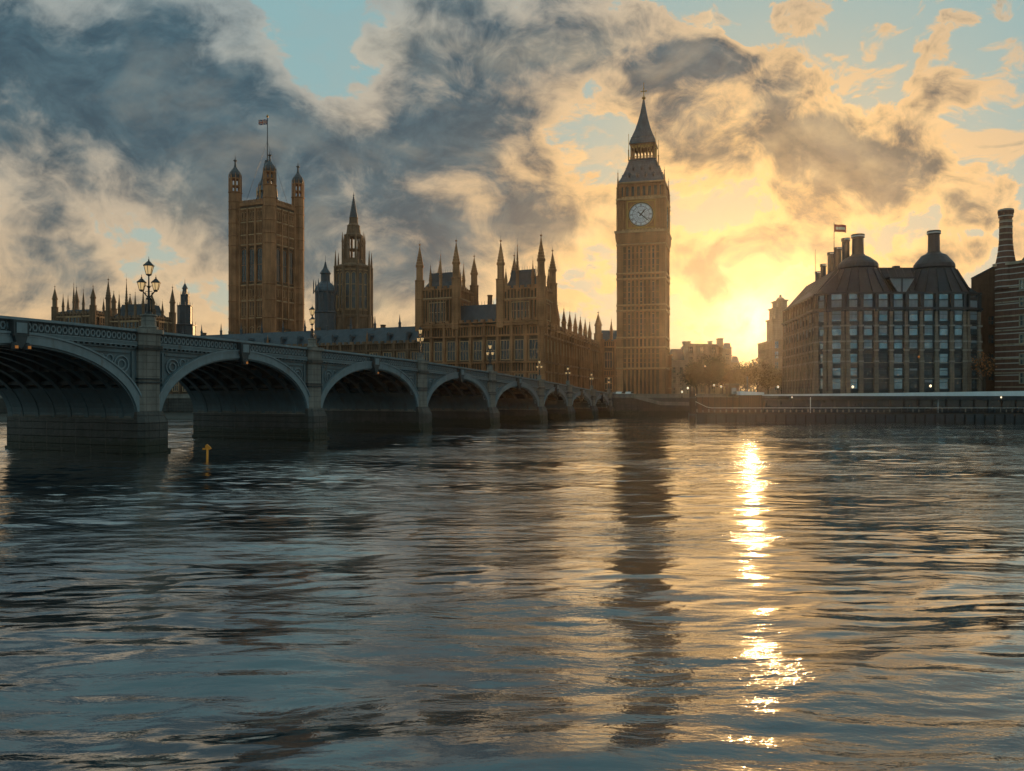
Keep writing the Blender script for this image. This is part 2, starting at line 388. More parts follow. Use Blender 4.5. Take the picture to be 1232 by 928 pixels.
def pinn(h, r, n=8, m='stone', crock=True, fin=True):
    k = (round(h, 1), round(r, 2), n, m)
    if k in _pc: return _pc[k]
    mb = MB().use(m)
    hs = h*.42
    pr = [(r, -1.0), (r, hs*.8), (r*1.25, hs*.84), (r*1.25, hs*.92), (r*.95, hs*.94), (r*.92, hs)]
    N = 7
    for i in range(N):
        q = i/N; rr = r*.95*(1-q)+.03; z = hs+(h*.93-hs)*q
        pr += [(rr, z), (rr*.93+ .16*r*(1-q), z+.03*h), (rr*.78, z+.045*h)]
    pr += [(.05*r+.02, h*.93), (.28*r, h*.945), (.28*r, h*.965), (.04, h*.975), (.03, h)]
    pr = sorted(pr, key=lambda p: p[1])
    mb.lathe(pr, n)
    mb.use('lead')
    if fin: mb.lathe([(.02, h), (.03, h+.12*h)], 4)
    _pc[k] = mb.mesh('pinnacle'); return _pc[k]
def facade(root, mb, p0, p1, z0, bay, rows, courses, top, bw=.55, bd=.65, ptop=None, mull=4, wname='window', pin=0, pinr=.5, pinm='stone', winw=None, crenel=True, every=1):
    """buttresses, string courses, panelling and crenels go into mb; windows and pinnacles become parts"""
    T, L, ang = frame(p0, p1); old = mb.T; mb.T = T
    nb = max(1, round(L/bay)); b = L/nb
    for i in range(nb+1):
        a = i*b; a = min(max(a, bw/2), L-bw/2)
        mb.box(a-bw/2, a+bw/2, -.1, bd, z0, top-.01)
        mb.box(a-bw*.3, a+bw*.3, 0, bd+.25, z0+.02, z0+(top-z0)*.62)
        if pin and i % every == 0:
            place('pinnacle', pinn(pin, pinr, 4 if pinr < .6 else 8, pinm), root, T(a, bd*.4, top), ang)
    for z in courses:
        mb.box(0, L, -.1, bd+.22, z-.16, z+.16); mb.box(0, L, -.1, bd+.1, z-.42, z-.17)
    for i in range(nb):
        c = (i+.5)*b; ww = winw or (b-bw-.9)
        for (zl, zh) in rows:
            place(wname, win(ww, zh-zl, mull, 1, False), root, T(c, .02, zl), ang)
        # blind panelling mullions between the courses that carry no window
        zs = [z0]+list(courses)+[top]
        for k in range(len(zs)-1):
            lo, hi = zs[k]+.2, zs[k+1]-.45
            if hi-lo < .8: continue
            if any(not (zh <= lo or zl >= hi) for zl, zh in rows):
                for sx in (-1, 1):
                    q = c+sx*(ww/2+.36); 
                    if b/2-ww/2-.36 > bw/2+.15: mb.box(q-.13, q+.13, 0, .4, lo, hi)
                continue
            nn = max(3, int(b/.9))
            for j in range(1, nn):
                q = i*b+b*j/nn; mb.box(q-.15, q+.15, 0, .3, lo, hi)
    if crenel:
        n = max(2, int(L/1.3))
        for j in range(n):
            if j % 2 == 0: mb.box(L*j/n, L*(j+1)/n, .05, bd, top-.02, top+.75)
        mb.box(0, L, .02, bd+.1, top-.3, top)
    mb.T = old
def octa_turret(root, x, y, z0, zb, zt, r, name='turret', m='stone', open_=True, dome=False, rings=(), n=8):
    """octagonal corner turret: shaft z0..zb, lantern stage, spirelet up to zt"""
    o = MB().use(m); hh = zt-zb
    pr = [(r, z0)]
    for z in rings: pr += [(r, z-.3), (r*1.1, z-.2), (r*1.1, z+.2), (r, z+.3)]
    pr += [(r, zb-.5), (r*1.15, zb-.3), (r*1.15, zb), (r*.8, zb+.05)]
    o.lathe(sorted(pr, key=lambda q: q[1]), n, x, y)
    for k in range(n):                             # shaft panel ribs
        a = 2*pi*k/n+pi/n; o.box(x+r*cos(a)-.1, x+r*cos(a)+.1, y+r*sin(a)-.1, y+r*sin(a)+.1, z0, zb-.3)
    l1 = zb+hh*.36
    if open_:
        for k in range(n):
            a = 2*pi*k/n+pi/n; q = r*.78; o.lathe([(r*.13, zb), (r*.13, l1)], 4, x+q*cos(a), y+q*sin(a))
            q = r*.98; o.lathe([(r*.09, zb), (r*.08, l1+hh*.06), (.01, l1+hh*.16)], 4, x+q*cos(a), y+q*sin(a))
        o.lathe([(r*.16, zb), (r*.16, l1)], 6, x, y)
        o.lathe([(r*.85, zb+hh*.15), (r*.85, zb+hh*.18)], n, x, y)
    else:
        o.lathe([(r*.8, zb), (r*.78, l1)], n, x, y)
    o.lathe([(r*.92, l1-.25), (r*.98, l1), (r*.98, l1+.25), (r*.8, l1+.3)], n, x, y)
    root_o = o.build(name, m, root)
    c = MB().use('lead' if dome else m)
    if dome:
        pr = [(r*.82, l1+.3), (r*.95, l1+hh*.10), (r*.86, l1+hh*.18), (r*.55, l1+hh*.25), (r*.24, l1+hh*.32), (r*.15, l1+hh*.40), (r*.13, l1+hh*.47), (r*.3, l1+hh*.49), (r*.3, l1+hh*.51), (r*.08, l1+hh*.53), (.05, zt)]
    else:
        pr = []; N = 7
        for i in range(N):
            q = i/N; rr = r*.9*(1-q)**1.0+.05; z = l1+.3+(zt*.985-l1-.3+zt*.0)*q*.93
            pr += [(rr, z), (rr*.85+.14*r*(1-q), z+hh*.02), (rr*.8, z+hh*.035)]
        pr += [(.05, zt-hh*.09), (.25*r, zt-hh*.07), (.25*r, zt-hh*.05), (.05, zt-hh*.04), (.03, zt)]
        pr = sorted(pr, key=lambda q: q[1])
    c.lathe(pr, n, x, y); c.use('lead').lathe([(.05, zt-.2), (.03, zt+hh*.07)], 4, x, y)
    c.build('spirelet', None, root_o)
    return root_o

# ------------------------------------------------------------------ the river
def river():
    r = np.random.RandomState(3)
    xs = np.concatenate([np.linspace(-850, -130, 40, endpoint=False), np.linspace(-130, -45, 150, endpoint=False), np.linspace(-45, 45, 480, endpoint=False), np.linspace(45, 130, 150, endpoint=False), np.linspace(130, 850, 40)])
    ys = np.concatenate([np.linspace(-700, -10, 20, endpoint=False), np.linspace(-10, 6, 20, endpoint=False), np.linspace(6, 40, 330, endpoint=False), np.linspace(40, 80, 230, endpoint=False), np.linspace(80, 150, 200, endpoint=False), np.linspace(150, 300, 130)])
    Xg, Yg = np.meshgrid(xs, ys); Zg = np.zeros_like(Xg)
    for lam, amp, n in ((14, .050, 5), (8, .034, 6), (4.5, .026, 8), (2.4, .017, 10), (1.4, .0115, 14), (.8, .0060, 16)):
        for _ in range(n):
            a = pi/2+r.normal(0, .33); l = lam*r.uniform(.75, 1.3); k = 2*pi/l
            ph = r.uniform(0, 2*pi); env = 1+.5*np.sin(Xg*.031*r.uniform(.5, 2)+Yg*.05*r.uniform(.5, 2)+r.uniform(0, 6))
            q = np.sin(k*(Xg*cos(a)+Yg*sin(a))+ph+.8*np.sin(Xg*.11+Yg*.07+ph))
            Zg += amp/sqrt(n)*env*q
    rough = .35+.65*np.clip(.5+.9*np.sin(Xg*.06+1.3*np.sin(Yg*.05))*np.sin(Yg*.085+1.1*np.sin(Xg*.045+1)), 0, 1); Zg *= rough**.5
    fade = np.clip((Yg+690)/100, 0, 1)*np.clip((845-np.abs(Xg))/100, 0, 1)
    Zg *= fade
    nx, ny = len(xs), len(ys)
    me = bpy.data.meshes.new('water'); V = np.stack([Xg, Yg, Zg], -1).reshape(-1, 3)
    idx = np.arange(nx*ny).reshape(ny, nx)
    F = np.stack([idx[:-1, :-1], idx[:-1, 1:], idx[1:, 1:], idx[1:, :-1]], -1).reshape(-1, 4)
    me.vertices.add(len(V)); me.vertices.foreach_set('co', V.ravel())
    me.loops.add(F.size); me.loops.foreach_set('vertex_index', F.ravel().astype(np.int32))
    me.polygons.add(len(F)); me.polygons.foreach_set('loop_start', np.arange(0, F.size, 4, dtype=np.int32))
    me.update(calc_edges=True); me.polygons.foreach_set('use_smooth', [True]*len(F))
    m = bpy.data.materials.new('river water'); m.use_nodes = True
    t = NT(m.node_tree); b = t.n['Principled BSDF']
    b.inputs['Base Color'].default_value = (.012, .032, .048, 1); b.inputs['Roughness'].default_value = .035
    b.inputs['IOR'].default_value = 1.7; b.inputs['Specular IOR Level'].default_value = 1.0
    pos = t.new('ShaderNodeNewGeometry').outputs['Position']
    wp = t.vm('ADD', pos, t.mapping(t.noise(pos, .12, 3, .5, 1), sc=(2.5, 2.5, 0)))
    a = t.noise(t.mapping(wp, rot=(0, 0, .12), sc=(.32, 1.0, 1)), 1.15, 2, .5)
    c = t.noise(t.mapping(wp, rot=(0, 0, -.3), sc=(.42, 1.0, 1)), 3.4, 4, .6)
    patch = t.ss(t.noise(t.mapping(pos, sc=(.6, 1, 1)), .075, 4, .55), .38, .62)      # cat's paws: rougher and calmer water
    c3 = t.noise(t.mapping(wp, rot=(0, 0, .05), sc=(.40, 1.0, 1)), 9.5, 2, .5)
    c = t.m('MULTIPLY_ADD', c3, .30, c)
    hgt = t.m('MULTIPLY_ADD', t.m('MULTIPLY', c, t.lin(patch, 0, 1, .35, 1)), .34, t.m('MULTIPLY', a, 1.0))
    sepw = t.new('ShaderNodeSeparateXYZ'); t.put(sepw.inputs[0], pos)
    bn = t.new('ShaderNodeBump'); bn.inputs['Distance'].default_value = .17
    t.put(bn.inputs['Strength'], t.m('MULTIPLY', t.lin(patch, 0, 1, .35, 1.0), t.lin(t.m('ADD', sepw.outputs[1], t.m('MULTIPLY', t.noise(pos, .05, 3), 30.)), 22., 62., .62, 1.))); t.put(bn.inputs['Height'], hgt)
    t.l.new(bn.outputs[0], b.inputs['Normal'])
    lw = t.new('ShaderNodeLayerWeight'); t.l.new(bn.outputs[0], lw.inputs['Normal'])
    gl = t.new('ShaderNodeBsdfGlossy'); gl.inputs['Roughness'].default_value = .03; gl.inputs['Color'].default_value = (1, .97, .92, 1); t.l.new(bn.outputs[0], gl.inputs['Normal'])
    mx = t.new('ShaderNodeMixShader'); t.put(mx.inputs[0], t.m('MULTIPLY', t.ss(lw.outputs['Facing'], .62, .91), .85)); t.l.new(b.outputs[0], mx.inputs[1]); t.l.new(gl.outputs[0], mx.inputs[2])
    t.l.new(mx.outputs[0], t.n['Material Output'].inputs['Surface'])
    me.materials.append(m)
    o = bpy.data.objects.new('water', me); COL.objects.link(o); return struct(o)
river()
# ------------------------------------------------------------------ land
EDGE = [(-850, 120), (-330, 165), (-170, 196), (-128, 212), (-84, 226), (-30, 236), (20, 240), (62, 234), (78, 212), (130, 204), (200, 196), (850, 150)]
def land():
    mb = MB(); n = len(EDGE); GZ = 5.0
    top = [(x, y+.6) for x, y in EDGE]; far = [(x*1.0, 880) for x, y in EDGE]
    V = [(x, y, GZ) for x, y in top]+[(x, y, GZ) for x, y in far]
    mb.add(V, [(i, i+1, n+i+1, n+i) for i in range(n-1)])
    struct(mb.build('ground', 'ground'))
    mb = MB()                                     # foreshore left of the bridge
    E = EDGE[:6]; V = [(x, y-1, 1.4) for x, y in E]+[(x+3, y-16, -.7) for x, y in E]
    mb.add(V, [(i, i+1, 6+i+1, 6+i) for i in range(5)]); struct(mb.build('foreshore', 'mud'))
land()
def embank():
    root = thing('river_wall', 'long granite embankment wall along the far bank behind the bridge and jetty', 'embankment wall', (20, 240, 0))
    w = MB().use('granite'); c = MB().use('granitel')
    for i in range(len(EDGE)-1):
        T, L, a = frame(EDGE[i], EDGE[i+1]); w.T = T; c.T = T
        w.box(0, L, -.6, .0, -2, 5.2); c.box(0, L, -.7, .15, 5.2, 5.5); c.box(0, L, -.5, -.1, 5.5, 6.2); c.box(0, L, -.6, .05, 6.2, 6.4)
        for k in range(int(L/9)):
            if abs(EDGE[i][0]) < 200: w.box(k*9, k*9+1.2, 0, .35, -2, 5.19)
    w.build('wall', None, root); c.build('coping', None, root)
    # flights of steps running down the wall from the bridge end
    s = MB().use('granitel')
    for (x0, y0, z0, x1, y1, z1) in ((34, 235.3, 6.3, 42, 234.6, 4.2), (42, 234.6, 4.2, 62, 233, 3.9)):
        s.add([(x0,y0,z0-1),(x1,y1,z1-1),(x1,y1,z1),(x0,y0,z0),(x0,y0+.8,z0-1),(x1,y1+.8,z1-1),(x1,y1+.8,z1),(x0,y0+.8,z0)], [(0,1,2,3),(4,7,6,5),(3,2,6,7),(0,4,5,1),(0,3,7,4),(1,5,6,2)])
    s.build('stair_parapet', None, root)
embank()
rd = MB(); rd.add([(28, 241, 5.02), (44, 241, 5.02), (70, 300, 5.02), (110, 860, 5.02), (85, 860, 5.02), (50, 300, 5.02)], [(0, 1, 2, 5), (5, 2, 3, 4)]); struct(rd.build('road', 'tar'))

# ------------------------------------------------------------------ the bridge
BD = (.4134, .9106); BN = (.9106, -.4134); BO = (-39.5, 90.0); BW = 20.0
def BT(a, b, c): return (BO[0]+BD[0]*a+BN[0]*b, BO[1]+BD[1]*a+BN[1]*b, c)     # b > 0 towards the camera's side
PS = [-62.0, -29.8, 0.0, 28.4, 57.7, 85.1, 111.0, 129.6, 147.8, 163.0]
SPR = [3.8, 3.8, 3.7, 3.6, 3.4, 2.9, 2.7, 2.5, 2.4, 2.3]
CRN = [10.9, 10.85, 10.6, 10.2, 9.2, 7.95, 6.95, 6.0, 5.2]
PZX = [-62, -29.8, -14, 0, 28.4, 57.7, 85.1, 111, 129.6, 147.8, 163, 172]
PZZ = [13.3, 13.45, 13.45, 13.25, 12.75, 12.0, 10.8, 9.55, 8.55, 7.45, 6.7, 6.4]
def pz(s):
    n = len(PZX)
    s = min(max(s, PZX[0]), PZX[-1])
    i = max(k for k in range(n-1) if PZX[k] <= s)
    def sl(k):
        if k <= 0 or k >= n-1: return (PZZ[min(k+1, n-1)]-PZZ[max(k-1, 0)])/(PZX[min(k+1, n-1)]-PZX[max(k-1, 0)])
        return (PZZ[k+1]-PZZ[k-1])/(PZX[k+1]-PZX[k-1])
    h = PZX[i+1]-PZX[i]; q = (s-PZX[i])/h
    return (2*q**3-3*q*q+1)*PZZ[i]+(q**3-2*q*q+q)*h*sl(i)+(-2*q**3+3*q*q)*PZZ[i+1]+(q**3-q*q)*h*sl(i+1)
def bridge():
    root = thing('river_bridge', 'long grey green iron arch bridge on granite piers crossing the river', 'bridge', BT(60, -8, 0))
    PW = 3.4
    for k in range(len(PS)):                      # piers
        s = PS[k]; sp = SPR[k]; top = pz(s)
        if k == 0: continue
        b = MB(BT).use('granite')
        b.box(s-PW/2-.25, s+PW/2+.25, -BW-.2, .1, -2.5, sp)
        for sg, b0 in ((1, .1),):                # cutwaters with sloping caps
            n0 = b0+sg*.75; hw = 2.05
            def ring(w, n, e, z): return [(s-w, b0, z), (s-w, n, z), (s-w+.6, n+sg*e, z), (s+w-.6, n+sg*e, z), (s+w, n, z), (s+w, b0, z)]
            b.add(ring(hw, n0, .5, -2.5)+ring(hw, n0, .5, sp-.35)+ring(1.75, b0+.35, .4, sp+.8), [(i, i+1, i+7, i+6) for i in range(5)]+[(6+i, 7+i, 13+i, 12+i) for i in range(5)]+[(12, 13, 14, 15, 16, 17), (5, 0, 6, 11), (11, 6, 12, 17), (5, 4, 3, 2, 1, 0)])
        b.box(s-2.12, s+2.12, -BW-.3, 1.2, -2.5, .4); b.use('granitel').box(s-1.98, s+1.98, -BW-.35, .2, sp-.02, sp+.12); b.use('granite')
        pr = b.build('pier', None, root)
        c = MB(BT).use('granitel')
        c.box(s-PW/2, s+PW/2, -BW+.1, -.1, sp+.01, top-1.9)
        for sg, b0 in ((1, -.1), (-1, -BW+.1)):   # pilaster: chamfered shaft, bands, cap
            def oct_(w, d, z0, z1):
                P = [(s-w, b0), (s-w, b0+sg*(d-.3)), (s-w+.4, b0+sg*d), (s+w-.4, b0+sg*d), (s+w, b0+sg*(d-.3)), (s+w, b0)]
                c.add([(x, y, z0) for x, y in P]+[(x, y, z1) for x, y in P], [(0,1,2,3,4,5), (6,7,8,9,10,11)]+[(i, (i+1) % 6, 6+(i+1) % 6, 6+i) for i in range(6)])
            h = top-sp
            oct_(1.42, .72, sp+.79, top-1.95); c.use('paintd'); oct_(1.55, .86, sp+.8+h*.32, sp+.8+h*.32+.16); oct_(1.55, .86, sp+.8+h*.36, sp+.8+h*.36+.16)
            c.use('granite'); oct_(1.64, .95, top-2.1, top-1.62); c.use('granitel'); oct_(1.46, .78, top-1.62, top-.35); oct_(1.7, 1.0, top-.35, top+.12)
        c.build('pilaster', None, pr)
    for k in range(1, len(PS)-1):                 # spans
        s0, s1 = PS[k]+PW/2, PS[k+1]-PW/2; sc = (s0+s1)/2; a = (s1-s0)/2; z0 = (SPR[k]+SPR[k+1])/2; zc = CRN[k]
        N = 40
        def ell(off, dz=0): return [(sc-(a+off)*cos(pi*i/N), z0+dz+(zc-z0+off)*sin(pi*i/N)) for i in range(N+1)]
        RT = .55+.026*a*1.6                       # ring thickness
        inner, outer = ell(0), ell(RT)
        sp_o = MB(BT).use('paint')                # spandrel wall
        for side, b0, b1 in ((1, -.35, 0.), (-1, -BW, -BW+.35)):
            up = [(min(max(x, s0-PW/2+1.0), s1+PW/2-1.0), 0) for x, z in outer]
            sp_o.band([(min(max(x, s0-.4), s1+.4), z) for x, z in ell(.1)], [(x, max(pz(x)-2.0, 0)) for x, z in up], b0, b1)
            sg = side; f = b1 if side > 0 else b0
            lo, hi = (f, f+.16*sg) if sg > 0 else (f+.16*sg, f)
            # frame of each triangular panel and the roundel and leaf work inside it
            for e in (-1, 1):
                xe = sc+e*(a+.0)
                zt = lambda x: pz(x)-2.05
                def stripv(x0, x1, zz0, zz1): sp_o.box(min(x0, x1), max(x0, x1), lo, hi, zz0, zz1)
                xw = xe-e*.15
                stripv(xw, xw-e*.3, z0+(zc-z0)*.5, zt(xw)-.3)
                pts = [(sc+e*(a+RT)*cos(q), z0+(zc-z0+RT)*sin(q)) for q in np.linspace(.5, 1.22, 12)]
                pts = [(x, z) for x, z in pts if abs(x-sc) < a-.2]
                if len(pts) > 2:
                    sp_o.band(pts, [(x+e*.22, z+.2) for x, z in pts], lo, hi)
                    sp_o.band([(x, zt(x)-.55) for x, z in pts], [(x, zt(x)-.28) for x, z in pts], lo, hi)
                    sp_o.use('paintd')
                    R = min(.95, a*.075); cxr = xe-e*(R+.75); czr = zt(cxr)-.8-R
                    sp_o.use('paintl')
                    for rr in (1., .55):
                        sp_o.band([(cxr+(R*rr-.13)*cos(2*pi*j/14), czr+(R*rr-.13)*sin(2*pi*j/14)) for j in range(14)], [(cxr+R*rr*cos(2*pi*j/14), czr+R*rr*sin(2*pi*j/14)) for j in range(14)], lo, hi, True)
                    for j in range(3):
                        r2 = R*(.5-.12*j); xx = cxr-e*(R+.5+j*1.0); zz = zt(xx)-.75-r2
                        sp_o.band([(xx+(r2-.1)*cos(2*pi*q/8), zz+(r2-.1)*sin(2*pi*q/8)) for q in range(8)], [(xx+r2*cos(2*pi*q/8), zz+r2*sin(2*pi*q/8)) for q in range(8)], lo, hi, True)
                    r2 = R*.5; zz = czr-R-.2-r2
                    sp_o.band([(cxr+e*.35+(r2-.1)*cos(2*pi*q/8), zz+(r2-.1)*sin(2*pi*q/8)) for q in range(8)], [(cxr+e*.35+r2*cos(2*pi*q/8), zz+r2*sin(2*pi*q/8)) for q in range(8)], lo, hi, True)
                    sp_o.use('paint')
        sp_o.build('spandrel', None, root)
        r = MB(BT).use('paintl')
        for b0, b1 in ((-.4, .38), (-BW-.38, -BW+.4)):
            r.band(ell(.18), outer, b0, b1)
            r.use('paint').band(ell(0), ell(.18), b0, b1-.16 if b1 > 0 else b1).use('paintl')
            r.band(ell(RT-.02), ell(RT+.16), b0, b1+.12 if b1 > 0 else b1)
        r.build('arch_ring', None, root)
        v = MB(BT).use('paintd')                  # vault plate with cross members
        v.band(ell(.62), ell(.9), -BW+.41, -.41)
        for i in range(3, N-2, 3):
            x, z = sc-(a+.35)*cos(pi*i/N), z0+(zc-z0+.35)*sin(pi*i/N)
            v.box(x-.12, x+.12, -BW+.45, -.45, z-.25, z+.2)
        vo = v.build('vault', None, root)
        for sg in (0, 1):                         # smooth haunch of the lower part
            v = MB(BT).use('paint')
            q = [i for i in range(N+1) if i <= N*.17]; e = [ell(.02)[i] for i in q]; e2 = [ell(.6)[i] for i in q]
            if sg: e = [(2*sc-x, z) for x, z in e]; e2 = [(2*sc-x, z) for x, z in e2]
            v.band(e, e2, -BW+.42, -.42); v.build('haunch', None, vo)
        for j in range(7):
            b0 = -1.9-j*2.68; g = MB(BT).use('paint'); g.band(ell(.03), ell(.61), b0-.14, b0+.14); g.band(ell(-.04), ell(.06), b0-.3, b0+.3); g.build('rib', None, root)
        # the shield over the crown, with its lamps
        h = MB(BT).use('paintd'); zt = pz(sc)
        h.box(sc-.75, sc+.75, 0, .85, zt-1.75, zt-.3); h.prism([(sc-.62, zt-1.75), (sc+.62, zt-1.75), (sc+.4, zt-2.6), (sc, zt-2.95), (sc-.4, zt-2.6)], .05, .8)
        h.use('paintl').box(sc-.5, sc+.5, .85, .93, zt-1.5, zt-.55)
        sh = h.build('crown_shield', None, root)
        for e in ((-1, 1) if k == 1 else (0,) if k < 4 else ()):
            l = MB(BT).use('black'); l.lathe([(.34, zt-3.05), (.38, zt-3.0), (.38, zt-2.6), (.2, zt-2.35)], 10, sc+e*.62, .7)
            l.use('lampor').box(sc+e*.62-.14, sc+e*.62+.14, .95, 1.1, zt-2.92, zt-2.66); l.build('signal_lamp', None, sh)
    # parapets: cornice, brackets, pierced panel, coping; one set per span
    for k in range(0, len(PS)):
        s0 = PS[k]+1.5 if k else PS[0]; s1 = PS[k+1]-1.5 if k < len(PS)-1 else 172
        if k == 0: s0 = PS[0]
        n = max(4, int((s1-s0)/2)); xs = [s0+(s1-s0)*i/n for i in range(n+1)]
        for bf, sg in ((0, 1), (-BW, -1)):
            q = MB(BT)
            def run(o0, o1, lo, hi, m):
                q.use(m); b0, b1 = sorted((bf+sg*o0, bf+sg*o1)); q.band([(x, pz(x)-lo) for x in xs], [(x, pz(x)-hi) for x in xs], b0, b1)
            run(-.45, .30, .0, .10, 'paintl'); run(-.5, .42, .10, .26, 'paintl'); run(-.3, .12, .261, .34, 'paint'); run(-.25, .0, .34, 1.30, 'paintd')
            run(-.3, .2, 1.30, 1.38, 'paintl'); run(-.3, .28, 1.38, 1.72, 'paint'); run(-.3, .42, 1.72, 1.80, 'paintl'); run(-.3, .12, 1.80, 2.0, 'paintd'); run(-.34, .22, 2.0, 2.12, 'paint')  # dark slot behind the brackets has its shadow put into the paint
            q.use('paint')
            m = int((s1-s0)/.62)
            if sg > 0:
                for i in range(m):                # pierced quatrefoils and the bracket course below
                    x = s0+(s1-s0)*(i+.5)/m; z = pz(x)-.82
                    q.use('paintl').band([(x+.16*cos(2*pi*j/6), z+.24*sin(2*pi*j/6)) for j in range(6)], [(x+.29*cos(2*pi*j/6), z+.42*sin(2*pi*j/6)) for j in range(6)], bf-.02, bf+.1, True)
                    q.use('paint').box(x-.34, x-.28, bf-.02, bf+.13, pz(x)-1.3, pz(x)-.34)
                    q.box(x-.12, x+.12, bf+.1, bf+.36, pz(x)-1.97, pz(x)-1.81)
            q.build('parapet', None, root)
    d = MB(BT).use('tar')
    xs = [PS[0]+234*i/60 for i in range(61)]
    d.band([(x, pz(x)-1.9) for x in xs], [(x, pz(x)-1.2) for x in xs], -BW+.3, -.3); d.build('deck', None, root)
    # abutment at the far end, and a slab added to raise the cars
    b = MB(BT).use('granitel'); b.box(161.5, 174, -BW-.5, .9, -2, 4.2); b.box(174.01, 187, -13, 4, 4, 5.55); b.build('abutment', None, root)
    return root
bridge()

# ------------------------------------------------------------------ lamp standards on the bridge
def make_lamp(gl='lampglass'):
    root = thing('street_lamp', 'x', 'street lamp', (0, 0, 0), 'three lantern lamps along the bridge parapet')
    p = MB().use('granitel'); p.lathe([(1.0, 0), (1.0, .35), (.78, .45), (.74, 1.45), (.9, 1.55), (.9, 1.7), (.4, 1.75)], 8); p.build('plinth', None, root)
    c = MB().use('black'); c.lathe([(.42, 1.7), (.34, 1.9), (.17, 2.1), (.15, 3.3), (.3, 3.4), (.3, 3.52), (.12, 3.6), (.1, 4.6), (.2, 4.7), (.08, 4.85), (.07, 6.0), (.15, 6.05)], 10)
    for a in range(4): x, y = .3*cos(a*pi/2+.4), .3*sin(a*pi/2+.4); c.tube([(x, y, 1.8), (x*.9, y*.9, 3.4)], .055)
    c.build('column', None, root)
    c = MB().use('black')
    for sg in (-1, 1):
        c.tube([(0, 0, 3.55), (sg*.25, 0, 3.75), (sg*.5, 0, 4.1), (sg*.62, 0, 4.25), (sg*.74, 0, 4.3)], .07, 6)
        c.tube([(0, 0, 4.75), (sg*.4, 0, 4.85), (sg*.6, 0, 4.6), (sg*.74, 0, 4.35)], .04, 5)
        c.tube([(0, 0, 4.2), (sg*.3, 0, 4.25), (sg*.38, 0, 4.05), (sg*.25, 0, 3.95)], .035, 5)
    c.use('gold').lathe([(.05, 4.72), (.2, 4.8), (.05, 4.9)], 8); c.build('bracket', None, root)
    for x, z, s in ((-.74, 4.3, 1.), (.74, 4.3, 1.), (0, 6.0, 1.15)):
        g = MB().use(gl); g.lathe([(.22*s, z+.1), (.42*s, z+.85*s), (.30*s, z+1.05*s)], 6, x, 0); lo = g.build('lantern', None, root)
        f = MB().use('black'); f.lathe([(.08, z-.12), (.26*s, z), (.26*s, z+.1), (.2*s, z+.11)], 6, x, 0)
        f.lathe([(.50*s, z+.84*s), (.52*s, z+.92*s), (.34*s, z+1.08*s), (.15*s, z+1.28*s), (.05, z+1.36*s), (.1, z+1.42*s), (.03, z+1.5*s), (.02, z+1.75*s)], 6, x, 0)
        for j in range(6):
            a = pi/6+j*pi/3; f.tube([(x+.24*s*cos(a), .24*s*sin(a), z+.08), (x+.44*s*cos(a), .44*s*sin(a), z+.86*s)], .035, 4)
        f.build('lantern_cage', None, lo)
    return root
LL = {2: 'tallest three lantern lamp with clear glass, on the leftmost pier of the bridge', 3: 'gilded lamp on the second pier, below the dark domed turret',
      4: 'lamp on the third pier, in front of the left corner of the twin towered block', 5: 'lamp on the fourth pier, in front of the twin towered block',
      6: 'lamp on the fifth pier, left of the long side wall', 7: 'small lamp on the sixth pier, before the side wall with seven pinnacles',
      8: 'small lamp on the last but one pier, left of the clock tower', 9: 'lamp at the far bridge end beside the clock tower foot'}
lamp0 = make_lamp(); index_kids()
for k in range(2, 10):
    o = lamp0 if k == 2 else copy_tree(lamp0)
    o.location = BT(PS[k]+(.3 if k == 2 else 0), -.1, pz(PS[k])+.05); o['label'] = LL[k]
    sc = 1.0 if k == 2 else (.76 if k < 6 else .62)
    o.scale = (sc,)*3; o.rotation_euler = (0, 0, radians(8 if k == 2 else 40+23*k))
